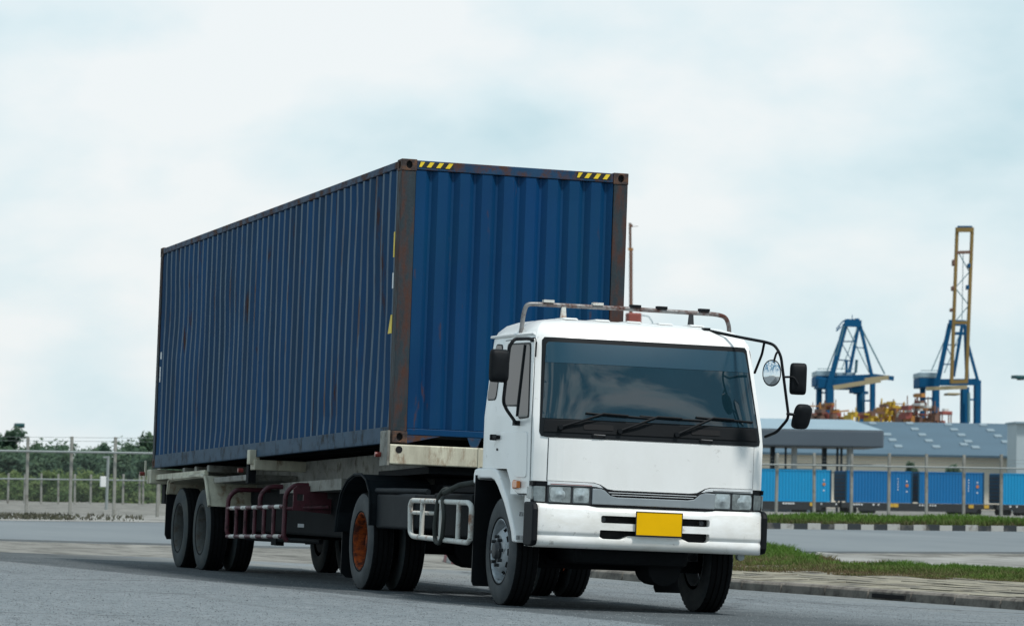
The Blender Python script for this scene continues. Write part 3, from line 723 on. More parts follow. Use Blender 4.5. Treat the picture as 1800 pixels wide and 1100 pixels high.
    B().prism([(a, 1.20), (c, 1.18), (c, .62), (c+.025*(1 if side > 0 else 0)-.025*(1 if side < 0 else 0)*0, .20), (c-.03, .155), (a+.02, .155), (a, .20)], 'y', -2.845, -2.825).obj('mudflap', 'rubber', tr)
    # steps under the door
    a, c = sorted((XC+side*.90, XC+side*1.055))
    B().box((a, -4.55, .60), (c, -4.17, 1.028)).obj('step_well', 'cab', tr, bevel=.01)
    for zz, ex in ((.83, 1.105), (.615, 1.125)):
        a, c = sorted((XC+side*1.045, XC+side*ex))
        so_ = B().box((a, -4.52, zz), (c, -4.19, zz+.04)).obj('step', 'step', tr, bevel=.004)
# windscreen
SUR = [(-1.062, 1.60), (-1.05, 1.562), (-1.0, 1.553), (1.0, 1.553), (1.05, 1.562), (1.062, 1.60), (.992, 2.44), (.97, 2.468), (-.97, 2.468), (-.992, 2.44)]
front_patch(SUR, .006, .02).obj('windscreen_surround', 'rubber', tr, smooth=40)
GLS = [(-1.035, 1.725), (1.035, 1.725), (.965, 2.40), (.945, 2.425), (-.945, 2.425), (-.965, 2.40)]
BLG = lambda u, z: .022*(1-min(1, abs(z-2.075)/.35)**2)*(1-(u/1.05)**2)+.0015*math.sin(3.1*u+4*z)
ZC = [1.76+.04*k for k in range(17)]
ws = front_patch(GLS, .0115, .012, zs=ZC, bulge=BLG).obj('windscreen', 'glass', tr, smooth=60)
ts = front_patch([(-.985, 2.235), (.985, 2.235), (.962, 2.40), (.945, 2.423), (-.945, 2.423), (-.962, 2.40)], .0145, .002, zs=ZC, bulge=BLG).obj('sunshade_strip', 'tint', smooth=60); ts.parent = ws
front_patch([(-1.03, 1.60), (1.03, 1.60), (1.015, 1.71), (-1.015, 1.71)], .016, .012).obj('cowl', 'chassis', tr, smooth=40, bevel=.004)
for u in (-.53, .50):
    front_patch(rounded([(u-.14, 1.635), (u+.14, 1.635), (u+.14, 1.685), (u-.14, 1.685)], .012), .021, .006).obj('cowl_vent', 'cavity', tr)
    B().tube([(XC+u-.06, -4.675, 1.588), (XC+u-.05, -4.70, 1.588), (XC+u+.05, -4.70, 1.588), (XC+u+.06, -4.675, 1.588)], .009, 6).obj('grab_handle', 'nut', tr, smooth=50)
for (bx, bz, ex, ez, txx, tz) in ((.33, 1.645, .735, 1.785, 1.20, 1.768), (.885, 1.635, 1.25, 1.780, 1.72, 1.770), (1.43, 1.628, 1.79, 1.795, 2.20, 1.782)):
    def wp(x_, z_, o=.035): return (x_, yfront(x_-XC, z_)-o-BLG(x_-XC, z_), z_)
    w_ = B().tube([wp(bx, bz, .03), wp((bx+ex)/2, (bz+ez)/2, .05), wp(ex, ez, .045), wp((ex+txx)/2, (ez+tz)/2, .045)], .011, 6).cyl(wp(bx, bz, .0), wp(bx, bz, .05), .022, 10).obj('wiper_arm', 'plastic', tr, smooth=50)
    bl = B().tube([wp(ex-.16, ez-.0, .022), wp(ex, ez-.008, .024), wp((ex+txx)/2, (ez+tz)/2-.006, .024), wp(txx, tz-.006, .022)], .010, 6).obj('wiper_blade', 'rubber'); bl.parent = w_
# front panel, grille, lamps
PAN = [(-.985, 1.163), (-.56, 1.160), (-.50, 1.145), (-.43, 1.105), (-.36, 1.097), (.36, 1.097), (.43, 1.105), (.50, 1.145), (.56, 1.160), (.985, 1.163), (.985, 1.545), (-.985, 1.545)]
front_patch(grow(PAN, .006), .002, .01).obj('panel_seal', 'seam', tr)
front_patch(PAN, .010, .012).obj('front_panel', 'cab', tr, bevel=.003)
front_patch([(-1.105, 0.945), (1.105, .945), (1.105, 1.155), (-1.105, 1.155)], .003, .03, zs=()).obj('lamp_bezel', 'seam', tr)
B().box((XC-1.06, -4.52, .80), (XC+1.06, -4.40, 1.025)).obj('front_crossmember', 'cavity', tr)
# silver surround with the slot
SIL = [(-.575, .965), (.60, .965), (.60, 1.105), (.50, 1.108), (.455, 1.09), (.40, 1.045), (.34, 1.035), (-.34, 1.035), (-.40, 1.045), (-.455, 1.09), (-.50, 1.108), (-.575, 1.105)]
front_patch(SIL, .030, .03).obj('grille_trim', 'silver', tr, bevel=.006, seg=3)
front_patch([(-.37, 1.035), (.37, 1.035), (.45, 1.097), (-.45, 1.097)], .006, .006).obj('grille_opening', 'cavity', tr)
for zz, wd in ((1.056, .392), (1.077, .42)):
    front_patch([(-wd, zz-.0028), (wd, zz-.0028), (wd, zz+.0028), (-wd, zz+.0028)], .024, .014).obj('grille_bar', 'chrome', tr)
for i in range(9):
    u = -.32+i*.08; front_patch([(u-.003, 1.04), (u+.003, 1.04), (u+.003, 1.094), (u-.003, 1.094)], .018, .01, xs=(0,)).obj('grille_rib', 'nut', tr)
for sg in (-1, 1):
    def mir(poly): return [(sg*u, z) for u, z in poly]
    front_patch(mir([(.985, 1.120), (.985, 1.154), (.56, 1.152), (.51, 1.140), (.47, 1.110), (.50, 1.114), (.54, 1.121)]), .022, .02).obj('chrome_strip', 'chrome', tr, bevel=.004)
    front_patch(mir([(.96, 1.128), (.96, 1.134), (.58, 1.132), (.58, 1.126)]), .0245, .004).obj('strip_pinline', 'red' if sg < 0 else 'seam', tr)
    hl = front_patch(mir([(.58 if sg > 0 else .56, .962), (.985, .962), (.985, 1.115), (.58 if sg > 0 else .56, 1.115)]), .012, .012).obj('headlight', 'nut', tr)
    def hp(b, name, m, **kw):
        o = b.obj(name, m, None, **kw); o.parent = hl; return o
    for (u0, u1, rad) in ((.60, .755, .052), (.775, .970, .062)):
        uc = (u0+u1)/2
        yy = yfront(uc, 1.04)
        hp(front_patch(mir(rounded([(u0, .968), (u1, .968), (u1, 1.110), (u0, 1.110)], .012)), .0165, .004), 'reflector_panel', 'lens', bevel=.002)
        bb = B(); seg = 32; vs = [(XC+sg*uc, yy-.033, 1.04)]; fs = []
        for k, (rr, yo) in enumerate(((.018, -.030), (rad*.6, -.020), (rad, -.0195))):
            for j in range(seg):
                a = 2*math.pi*j/seg; ca, sa = math.cos(a), math.sin(a); ex = 1. if k == 0 else (.75 if k == 1 else .33); hwid = (u1-u0)/2*(.16, .62, .95)[k]; hh = (.012, .042, .065)[k]; vs.append((XC+sg*uc+hwid*math.copysign(abs(ca)**ex, ca), yy+yo, 1.04+hh*math.copysign(abs(sa)**ex, sa)))
        for j in range(seg):
            fs.append((0, 1+j, 1+(j+1) % seg))
            for k in range(2): fs.append((1+k*seg+j, 1+(k+1)*seg+j, 1+(k+1)*seg+(j+1) % seg, 1+k*seg+(j+1) % seg))
        hp(bb.add(vs, fs), 'lamp_bowl', 'reflector', smooth=60)
    tl = front_patch(mir([(1.0, .97), (1.085, .97), (1.098, 1.02), (1.098, 1.108), (1.0, 1.108)]), .018, .02, xs=(-1.06, -1.08, 1.06, 1.08)).obj('turn_signal', 'lens', tr, bevel=.004)
    a, c = sorted((XC+sg*1.098, XC+sg*1.114))
    B().prism([(-4.575, .985), (-4.43, 1.0), (-4.43, 1.10), (-4.575, 1.105)], 'x', a, c).obj('turn_signal_side', 'lens', tr, bevel=.004)
    a, c = sorted((XC+sg*1.09, XC+sg*1.108))
    B().prism([(-4.59, 1.112), (-4.44, 1.112), (-4.44, 1.152), (-4.60, 1.152)], 'x', a, c).obj('corner_trim', 'plastic', tr)
    front_patch(mir([(.99, 1.112), (1.098, 1.112), (1.098, 1.152), (.99, 1.152)]), .016, .014, xs=(-1.05, -1.08, 1.05, 1.08)).obj('corner_trim', 'plastic', tr)
# bumper
def bump_section(u):
    q = abs(u)/1.085; yo = .025*q*q+.05*q**10
    top = .957 if abs(u) > .62 else (.945-.0)
    if .52 < abs(u) <= .62: top = .945+.012*(abs(u)-.52)/.10
    p = [(-4.40, top-.01), (-4.66, top), (-4.705, top-.012), (-4.728, top-.05), (-4.738, .715), (-4.735, .692), (-4.724, .680), (-4.725, .669), (-4.737, .648), (-4.728, .590), (-4.70, .566), (-4.66, .560), (-4.40, .565)]
    return [(XC+u, y+yo, z) for y, z in p]
us = [-1.085, -1.07, -1.04, -1.0, -.93, -.85, -.75, -.62, -.57, -.52, -.4, -.25, -.1, .1, .25, .4, .52, .57, .62, .75, .85, .93, 1.0, 1.04, 1.07, 1.085]
secs = [bump_section(u) for u in us]; n = len(secs[0]); b = B()
b.add([p for s_ in secs for p in s_], [(i*n+k, (i+1)*n+k, (i+1)*n+(k+1) % n, i*n+(k+1) % n) for i in range(len(us)-1) for k in range(n)]+[tuple(range(n)), tuple(range((len(us)-1)*n, len(us)*n))[::-1]])
bo = b.obj('bumper', 'bumper', None, smooth=50)
cut = B()
S1 = rounded([(-.49, .800), (.55, .800), (.55, .866), (-.49, .866)], .02)
S2 = rounded([(-.50, .675), (-.47, .655), (-.30, .655), (-.22, .690), (.27, .690), (.35, .655), (.52, .655), (.55, .675), (.55, .735), (-.50, .735)], .012)
for S in (S1, S2): cut.prism([(XC+u, z) for u, z in S], 'y', -4.9, -4.55)
co = cut.obj('cutter', 'cavity')
bo = bool_cut(bo, co); put(bo, tr)
B().box((XC-.62, -4.64, .60), (XC+.66, -4.56, .93)).obj('bumper_backing', 'cavity', tr)
for u in (-.46, .48): B().cyl((XC+u, -4.70, .832), (XC+u, -4.62, .832), .022, 12).obj('tow_eye', 'nut', tr)
for sg in (-1, 1):
    b = B(); vs = []
    pr = [(-4.40, .965), (-4.60, .965), (-4.66, .95), (-4.69, .90), (-4.69, .62), (-4.66, .575), (-4.58, .565), (-4.44, .565), (-4.40, .60)]
    a, c = sorted((XC+sg*1.072, XC+sg*1.128))
    b.prism(pr, 'x', a, c).obj('bumper_end_cap', 'plastic', tr, bevel=.018, seg=3)
pl = B().box((XC-.168, -4.765, .702), (XC+.271, -4.757, .912)).obj('number_plate', 'plate', tr, bevel=.003)
pf = B()
for (a, c) in (((-.172, .697), (.275, .7035)), ((-.172, .9105), (.275, .917)), ((-.172, .7035), (-.1655, .9105)), ((.2685, .7035), (.275, .9105))):
    pf.box((XC+a[0], -4.768, a[1]), (XC+c[0], -4.755, c[1]))
o = pf.obj('plate_frame', 'seam'); o.parent = pl
B().box((XC-.12, -4.757, .75), (XC+.22, -4.70, .87)).obj('plate_bracket', 'seam', tr)
B().cyl((2.13, -4.60, .54), (2.13, -4.54, .54), .035, 14).obj('fog_lamp', 'lens', tr)
# roof rack
rk = B().tube([(.195, -3.74, 2.50), (.215, -3.74, 2.70), (.24, -3.74, 2.79), (.33, -3.74, 2.795), (1.219, -3.74, 2.80), (2.11, -3.74, 2.795), (2.20, -3.74, 2.775), (2.235, -3.74, 2.70), (2.25, -3.74, 2.52)], .021, 10, .07).obj('roof_rack', 'rackpipe', tr, smooth=50)
for xx in (.60, 1.855):
    o = B().prism([(xx-.03, 2.645), (xx+.03, 2.645), (xx+.018, 2.785), (xx-.018, 2.785)], 'y', -3.755, -3.725).obj('rack_post', 'pipe' if xx < 1 else 'nut'); o.parent = rk; o.location = (0, 0, 0)
for xx, m_ in ((.45, 'pipe'), (.93, 'pipe'), (1.30, 'plastic'), (1.56, 'plastic'), (1.98, 'plastic')):
    o = B().box((xx-.05, -3.77, 2.815), (xx+.05, -3.71, 2.84)).obj('rack_clip', m_); o.parent = rk
# right hand mirrors
arm = B().tube([(1.86, -4.16, 2.62), (2.09, -4.42, 2.56), (2.19, -4.85, 2.507), (2.25, -4.95, 2.48), (2.295, -5.0, 2.385), (2.345, -5.0, 2.10), (2.395, -5.0, 1.82), (2.32, -4.9, 1.69), (2.30, -4.66, 1.648)], .014, 8, .05).tube([(2.19, -4.84, 2.507), (2.205, -4.75, 2.40), (2.25, -4.45, 2.237)], .012, 8, .04).box((1.83, -4.20, 2.60), (1.89, -4.12, 2.64)).obj('mirror_arm', 'plastic', tr, smooth=50)
def dish(name, c, rx, rz, yaw, pitch, depth, face, shape=2.6):
    """mirror housing whose back looks along -y before turning; glass on the other side"""
    rot = Matrix.Rotation(yaw, 3, 'Z') @ Matrix.Rotation(pitch, 3, 'X'); c = Vector(c); b = B(); g = B(); seg = 28
    def ring(k, yo):
        out = []
        for j in range(seg):
            a = 2*math.pi*j/seg; ca, sa = math.cos(a), math.sin(a)
            out.append(c + rot @ Vector((k*rx*math.copysign(abs(ca)**(2/shape), ca), yo, k*rz*math.copysign(abs(sa)**(2/shape), sa))))
        return out
    rs = [ring(.35, -depth), ring(.75, -depth*.92), ring(.93, -depth*.65), ring(1., -depth*.15), ring(1., .01), ring(.93, .012)]
    b.add([p for r_ in rs for p in r_], [(i*seg+j, i*seg+(j+1) % seg, (i+1)*seg+(j+1) % seg, (i+1)*seg+j) for i in range(5) for j in range(seg)]+[tuple(range(seg))])
    h = b.obj(name, 'plastic', tr, smooth=45)
    r1, r2 = ring(.935, .009), ring(.5, .035 if shape < 3 else .009)
    g.add(r1+r2, [(j, (j+1) % seg, seg+(j+1) % seg, seg+j) for j in range(seg)]+[tuple(range(seg, 2*seg))])
    o = g.obj('mirror_glass', 'mirror', None, smooth=60); o.parent = h
    return h
dish('wide_angle_mirror', (2.225, -4.97, 2.222), .085, .122, R(155), R(6), .06, 1, 2.2)
dish('rear_view_mirror', (2.475, -4.99, 2.180), .078, .145, R(-12), R(0), .05, 1, 7)
dish('kerb_mirror', (2.515, -5.0, 1.838), .095, .118, R(20), R(18), .05, 1, 4)
B().tube([(2.275, -5.0, 2.43), (2.245, -5.01, 2.40), (2.235, -4.99, 2.335)], .010, 8, .03).tube([(2.33, -5.0, 2.19), (2.42, -5.03, 2.195), (2.455, -5.045, 2.13)], .010, 8, .03).tube([(2.36, -5.03, 1.858), (2.50, -5.05, 1.845)], .013, 8).obj('mirror_bracket', 'plastic', tr, smooth=50)
# left hand mirror
B().tube([(.185, -4.20, 2.44), (.10, -4.32, 2.445), (-.09, -4.50, 2.425), (-.135, -4.50, 2.36), (-.172, -4.50, 1.85), (-.10, -4.38, 1.785), (.085, -4.08, 1.675)], .016, 8, .05).box((.06, -4.12, 1.655), (.12, -4.04, 1.70)).box((.16, -4.24, 2.42), (.21, -4.17, 2.46)).obj('mirror_arm', 'plastic', tr, smooth=50)
dish('rear_view_mirror', (-.235, -4.53, 2.175), .092, .150, R(6), R(0), .055, 1, 7)
B().tube([(-.15, -4.50, 2.17), (-.20, -4.55, 2.17)], .014, 8).obj('mirror_bracket', 'plastic', tr, smooth=50)

# chassis
for xx in (.80, 1.56):
    B().box((xx, -4.5, .74), (xx+.08, 2.25, .98)).obj('chassis_rail', 'chassis', tr)
B().box((.62, -4.35, .42), (1.72, -2.75, 1.25)).box((.85, -2.75, .5), (1.6, -1.6, .95)).obj('engine', 'chassis', tr, bevel=.05)
B().cyl((1.55, -4.15, .40), (1.55, -3.75, .40), .16, 16).obj('sump', 'chassis', tr, smooth=40)
B().box((.3, -3.56, .36), (2.14, -3.44, .47)).cyl((.55, -3.66, .42), (1.9, -3.66, .42), .025, 8).obj('front_axle', 'chassis', tr, bevel=.02)
B().cyl((.3, 1.16, .5), (2.14, 1.16, .5), .11, 14).cyl((1.219, .96, .5), (1.219, 1.36, .5), .24, 20).obj('drive_axle', 'chassis', tr, smooth=40)
B().cyl((1.219, -1.6, .62), (1.219, .96, .52), .05, 10).obj('drive_shaft', 'chassis', tr, smooth=40)
B().box((.35, -2.70, 1.04), (2.1, -.75, 1.10)).obj('catwalk', 'chassis', tr); B().box((.72, .35, .98), (1.72, 1.75, 1.12)).obj('fifth_wheel_base', 'chassis', tr); B().cyl((1.219, 1.02, 1.12), (1.219, 1.02, 1.19), .45, 28).obj('fifth_wheel', 'chassis', tr)
for side in (-1, 1):
    def X(a): return XC+side*(XC-a)
    # drive wheel fender
    path = [(2.02, .58), (1.97, .80), (1.83, 1.0), (1.60, 1.13), (1.32, 1.19), (1.02, 1.195), (.80, 1.135), (.66, 1.02), (.62, .90), (.60, .67)]
    path2 = [(.622, .67), (.642, .90), (.682, 1.005), (.815, 1.113), (1.025, 1.172), (1.31, 1.168), (1.585, 1.11), (1.81, .985), (1.948, .79), (1.998, .58)]
    a, c = sorted((X(-.035), X(.64)))
    B().prism(path+path2, 'x', a, c).obj('drive_wheel_fender', 'fender_dark', tr, bevel=.006)
    rp = [Vector((X(-.04), y, z)) for y, z in path]
    B().tube(rp, .014, 6).obj('fender_lip', 'fender_dark', tr, smooth=60)
    a, c = sorted((X(.02), X(.58)))
    B().box((a, -.92, .645), (c, .585, 1.005)).obj('side_tank', 'fender_dark', tr, bevel=.03, seg=3)
    B().tube([(X(.03), .60, 1.03), (X(.03), -.2, 1.03), (X(.16), -.9, 1.03)], .030, 8).obj('tank_top_rail', 'fender_dark', tr, smooth=50)
    B().box((a+.1, -2.62, .60), (c, -1.25, 1.02)).obj('battery_box', 'chassis', tr, bevel=.02)
    a, c = sorted((X(.04), X(.60)))
    B().prism([(a, .62), (c, .62), (c, .13), (c-.04, .09), (a+.06, .10), (a, .16)], 'y', 2.03, 2.045).obj('mudflap', 'rubber', tr)
    # pipe guard between the axles
    gx = X(-.01)
    B().tube([(gx, -3.05, .60), (gx, -2.98, .56), (gx, -1.02, .585), (gx, -.90, .62), (gx, -.86, .90), (gx, -.93, .94), (gx, -2.95, .935), (gx, -3.06, .90), (gx, -3.05, .60)], .026, 10, .05).obj('side_guard', 'pipe', tr, smooth=50)
    for yy in (-1.32, -2.02, -2.62): B().cyl((gx, yy, .58), (gx, yy, .935), .024, 10).obj('guard_post', 'pipe', tr, smooth=40)
    B().tube([(gx, -.88, .82), (X(.12), -1.30, .82), (X(.35), -1.6, .82)], .02, 8).obj('guard_stay', 'pipe', tr, smooth=50)
B().tube([(.02, -2.25, 1.05), (.0, -2.05, 1.06), (-.03, -1.95, .98), (-.05, -1.93, .70), (-.05, -1.97, .55), (-.04, -2.1, .53), (-.045, -2.2, .60), (-.045, -2.24, .80), (-.035, -2.12, .97), (.0, -1.98, .965)], .022, 8, .05).obj('draped_hose', 'strap', tr, smooth=50)
B().tube([(.35, -2.7, 1.12), (.25, -2.6, 1.15), (.06, -2.35, 1.10), (-.02, -2.12, 1.02)], .028, 8, .05).obj('air_hose', 'strap', tr, smooth=50)
steer = make_wheel('steer'); drive = make_wheel('drive'); inner = make_wheel('inner'); trail = make_wheel('trailer')
place_wheel(steer, tr, .27, -3.5, False, .5); place_wheel(steer, tr, 2*XC-.27, -3.5, True)
place_wheel(drive, tr, .135, 1.16, False, .3); place_wheel(inner, tr, .475, 1.16); place_wheel(inner, tr, 2*XC-.475, 1.16, True); place_wheel(drive, tr, 2*XC-.135, 1.16, True)

# ---------------------------------------------------------------- container (its own frame: origin at the front lower near corner)
CW, CL, CH = 2.438, 12.192, 2.896
FC = MT @ Matrix.Translation((0, 0, 1.5216)) @ Matrix.Rotation(R(-1.2695), 4, 'X')
ct = thing('shipping_container', (CW/2, CL/2, 0), 'tall rusty dark blue shipping container riding on the trailer', 'container', frame=FC)
def corrug(n, L0, L1, depth, z0, z1, fn, top, bot, slope, dents=0, worn=None):
    """trapezoid wave sheet along a line; fn(a, d, z) places it"""
    pts = []; p = (L1-L0)/n
    for i in range(n):
        a = L0+i*p; pts += [(a, 0), (a+p*top, 0), (a+p*(top+slope), -depth), (a+p*(top+slope+bot), -depth)]
    pts.append((L1, 0))
    nz = 14 if dents else 2; b = B(); vs = []
    for k in range(nz):
        z = z0+(z1-z0)*k/(nz-1)
        for (a, d) in pts:
            e_ = 0.
            if dents and 0 < k < nz-1:
                q = mnoise.noise((a*.55, z*.8, 4.2)); e_ = -dents*max(0, q-.15)*2 + .004*mnoise.noise((a*3, z*1.5, 1))
            vs.append(fn(a, d+e_, z))
    m = len(pts)
    return b.add(vs, [(k*m+i, k*m+i+1, (k+1)*m+i+1, (k+1)*m+i) for k in range(nz-1) for i in range(m-1)], [1 if worn is not None and i % 4 == worn else 0 for k in range(nz-1) for i in range(m-1)])
for sx, nm in ((0, 'side_panel'), (1, 'side_panel')):
    f = (lambda a, d, z: (.012-d, a, z)) if sx == 0 else (lambda a, d, z: (CW-.012+d, a, z))
    corrug(43, .17, CL-.17, .036, .16, CH-.09, f, .26, .25, .245, .02, 0).obj(nm, ['blue_side', 'blue_worn'], ct)
corrug(9, .16, CW-.16, .045, .155, CH-.11, lambda a, d, z: (a, .018-d, z), .44, .10, .23, .012).obj('front_panel', 'blue', ct)
# roof with shallow ribs
corrug(58, .13, CL-.13, .02, 0, 1, lambda a, d, z: (.06+z*(CW-.12), a, CH-.03+d), .26, .25, .245).obj('roof_panel', 'blue_rail', ct)
B().box((.1, .06, .06), (CW-.1, CL-.06, .12)).obj('floor', 'chassis', ct)
for i in range(24):
    y = .5+i*.487; B().box((.07, y, -.0+.005), (CW-.07, y+.05, .07)).obj('floor_bearer', 'chassis', ct)
for sx in (0, 1):
    x0, x1 = (.0, .012) if sx == 0 else (CW-.012, CW)
    a, c = (.004, .075) if sx == 0 else (CW-.075, CW-.004)
    B().box((a, .17, CH-.085), (c, CL-.17, CH-.012)).obj('top_side_rail', 'blue_rail', ct, bevel=.006)
    B().box((a-.002 if sx == 0 else a, .165, .0), (c if sx == 0 else c+.002, CL-.165, .012)).box((a, .165, .012), (a+.02 if sx == 0 else c, CL-.165, .165) if sx == 0 else (c, CL-.165, .165)).obj('bottom_side_rail', 'blue_low', ct, bevel=.004)
    # front posts: folded section, rear posts plain
    w0, w1 = (.003, .155) if sx == 0 else (CW-.155, CW-.003)
    B().box((w0, .006, .118), (w1, .05, CH-.118)).box((w0, .05, .118), (w0+.05, .17, CH-.118)) if False else None
    pb = B().box((w0, .006, .1185), (w1, .052, CH-.1185))
    e0, e1 = (w0, w0+.012) if sx == 0 else (w1-.012, w1)
    pb.box((e0, .052, .1185), (e1, .168, CH-.1185))
    pb.obj('corner_post', 'post', ct, bevel=.012)
    B().box((w0, CL-.13, .1185), (w0+.15 if sx == 0 else w1, CL-.006, CH-.1185)).obj('corner_post', 'post', ct, bevel=.006)
    for yy in (0, CL-.178):
        for zz in (0, CH-.118):
            q0, q1 = (0, .162) if sx == 0 else (CW-.162, CW)
            cbx = B().box((q0, yy, zz), (q1, yy+.178, zz+.118)).obj('corner_casting', 'casting', None, smooth=None)
            hc = B(); ym = yy+.089; zm = zz+.059; xm = (q0+q1)/2
            oval = [(.032*math.cos(k*math.pi/8), .040*math.sin(k*math.pi/8)) for k in range(16)]
            yend = -.05 if yy == 0 else yy+.12
            hc.prism([(xm+p, zm+q) for p, q in oval], 'y', *((-.05, .06) if yy == 0 else (yy+.12, yy+.25)))
            hc2 = B().prism([(ym+p*1.3, zm+q) for p, q in oval], 'x', *((-.05, .05) if sx == 0 else (CW-.05, CW+.05)))
            c1 = hc.obj('cutter', 'cavity'); cbx = bool_cut(cbx, c1); c2_ = hc2.obj('cutter', 'cavity'); cbx = bool_cut(cbx, c2_)
            put(cbx, ct)
            bv = cbx.modifiers.new('bevel', 'BEVEL'); bv.width = .008; bv.segments = 2; bv.limit_method = 'ANGLE'; bv.angle_limit = R(60)
            B().box((q0+.03, yy+.03, zz+.02), (q1-.03, yy+.148, zz+.098)).obj('casting_dark_fill', 'cavity', ct)
            # dark block added inside the casting walls, paints the holes' shade black
# front sill and header, with forklift plates
B().box((.163, .01, CH-.105), (CW-.163, .06, CH-.008)).obj('front_header', 'blue_rail', ct, bevel=.006)
B().box((.157, .008, .085), (CW-.157, .06, .150)).obj('front_sill', 'blue', ct, bevel=.006)
B().prism([(.163, .082), (.52, .082), (.163, -.0)], 'y', .012, .022).obj('gusset', 'blue_rail', ct)
B().prism([(CW-.163, .082), (CW-.52, .082), (CW-.163, -.0)], 'y', .012, .022).obj('gusset', 'blue_rail', ct)
for xx in (.80, 1.48): B().prism([(xx, .083), (xx+.15, .083), (xx+.11, -.02), (xx+.07, -.03), (xx+.04, -.02)], 'y', .012, .024).obj('hook_plate', 'blue_rail', ct)
# rear doors
for xx in (.16, CW/2+.004): B().box((xx, CL-.05, .14), (xx+CW/2-.165, CL-.012, CH-.12)).obj('door_leaf', 'blue', ct)
B().box((.16, CL-.06, .0), (CW-.16, CL-.004, .139)).box((.163, CL-.06, CH-.119), (CW-.163, CL-.004, CH-.006)).obj('rear_frame', 'post', ct)
# yellow and black height warning strips on the header
for (xa, xb) in ((.185, .55), (CW-.56, CW-.19)):
    st_ = B().box((xa, .0065, CH-.076), (xb, .0098, CH-.022)).obj('warning_strip', 'black_mark', ct)
    k = 0; w = .055; L_ = xb-xa
    for k in range(4):
        x0 = xa+.006+k*.100; tri = [(x0+.01, CH-.0225), (x0+.055, CH-.0225), (x0+.018, CH-.0755), (x0-.027, CH-.0755)]
        tri = [(max(xa, min(xb, p)), q) for p, q in tri]
        o = B().prism(tri, 'y', .0035, .0064).obj('yellow_bar', 'yellow'); o.parent = st_
# stickers near the front end and rear end of the near side, on the outer flats
def sticker(poly, m, nm, y0, z0):
    o = B().prism([(y0+p, z0+q) for p, q in poly], 'x', .0050, .0085).obj(nm, m, ct); return o
sticker([(0, 0), (.045, 0), (.045, .26), (0, .26)], 'yellow', 'warning_sticker', .19, 1.90)
sticker([(0, 0), (.045, 0), (.045, .16), (0, .16)], 'white_mark', 'data_sticker', .19, 1.58)
sticker([(.0, 0), (.15, 0), (.055, .19), (.0, .19)], 'yellow', 'warning_triangle', .19, 1.12)
sticker([(0, 0), (.07, 0), (.07, .09), (0, .09)], 'white_mark', 'data_sticker', 11.87, 1.42)
sticker([(0, 0), (.05, 0), (.05, .2), (0, .2)], 'white_mark', 'data_sticker', 11.90, 1.12)

# ---------------------------------------------------------------- trailer
tl = thing('semi_trailer', (XC, 9.7, 0), 'cream skeletal semi-trailer with two rear axles and maroon side rack', 'trailer', frame=MT)
PT = Matrix.Translation((0, 0, 1.5216)) @ Matrix.Rotation(R(-1.2695), 4, 'X')     # the trailer frame lies parallel to the container
def F(): return B(PT)
# bolsters (heights below the container floor)
F().box((-.05, -.12, -.225), (CW+.05, .16, -.022)).obj('front_bolster', 'cream', tl, bevel=.012)
for sx in (0, 1):
    x0, x1 = (-.078, -.0525) if sx == 0 else (CW+.0525, CW+.078)
    F().box((x0, -.13, -.24), (x1, .17, .115)).obj('corner_guide', 'cream_dark', tl, bevel=.004)
    xh = .047 if sx == 0 else CW-.047
    F().cyl((xh, -.123, -.075), (xh, -.10, -.075), .036, 16).obj('lock_hole', 'cavity', tl)
    xr = -.11 if sx == 0 else CW+.11
    for yy, zz in ((.12, -.125), (6.42, -.155), (12.27, -.075)):
        F().cyl((xr-.03, yy, zz), (xr+.03, yy, zz), .027, 12).obj('marker_light', 'red', tl)
        F().box((min(xr, XC), yy-.02, zz-.02), (min(xr, XC)+.12, yy+.02, zz+.02)) if False else None
    F().box((-.07 if sx == 0 else CW-.05, 6.13, -.085), (.05 if sx == 0 else CW+.07, 6.27, .083)).obj('twistlock_plate', 'cream', tl, bevel=.006) if sx == 0 else F().box((CW-.0, 6.13, -.085), (CW+.07, 6.27, .083)).obj('twistlock_plate', 'cream', tl, bevel=.006)
F().box((1.2, -.125, -.20), (1.225, -.118, -.03)).obj('bolster_rib', 'cream', tl)
F().box((.88, -.13, -.225), (.90, -.1205, -.022)).obj('bolster_rib', 'cream', tl)
F().box((-.02, 6.10, -.15), (CW+.02, 6.30, -.03)).obj('mid_bolster', 'cream', tl, bevel=.01)
F().box((-.03, 6.34, -.30), (.06, 6.46, -.09)).obj('bolster_bracket', 'chassis', tl)
F().box((-.05, 11.98, -.205), (CW+.05, 12.24, -.02)).obj('rear_bolster', 'cream', tl, bevel=.01)
F().box((.15, 12.0, -.46), (CW-.15, 12.2, -.21)).obj('rear_crossmember', 'chassis', tl)
F().box((-.075, 12.25, -.17), (-.055, 12.3, .10)).obj('rear_guide', 'cream', tl)
for xx in (.60, 1.70):
    F().prism([(.17, -.03), (11.97, -.03), (11.97, -.25), (7.2, -.42), (2.6, -.40), (1.9, -.21), (.17, -.20)], 'x', xx, xx+.14).obj('main_beam', 'cream_dark', tl)
F().box((.75, 2.5, -.35), (1.69, 2.6, -.06)).box((.75, 6.6, -.35), (1.69, 6.7, -.06)).obj('cross_tie', 'cream_dark', tl)
F().box((.4, .0, -.30), (2.0, 2.0, -.235)).obj('kingpin_plate', 'chassis', tl)
for yy in (8.95, 9.68, 10.4):
    F().box((.05, yy-.06, -.115), (CW-.05, yy+.06, -.03)).obj('cross_bearer', 'cream_dark', tl, bevel=.008)
F().box((.02, 9.0, -.155), (.07, 11.98, -.09)).obj('outrigger_rail', 'cream', tl)
F().box((.05, 6.5, -.26), (.60, 8.60, -.19)).obj('deck_plate', 'cream_dark', tl, bevel=.01)
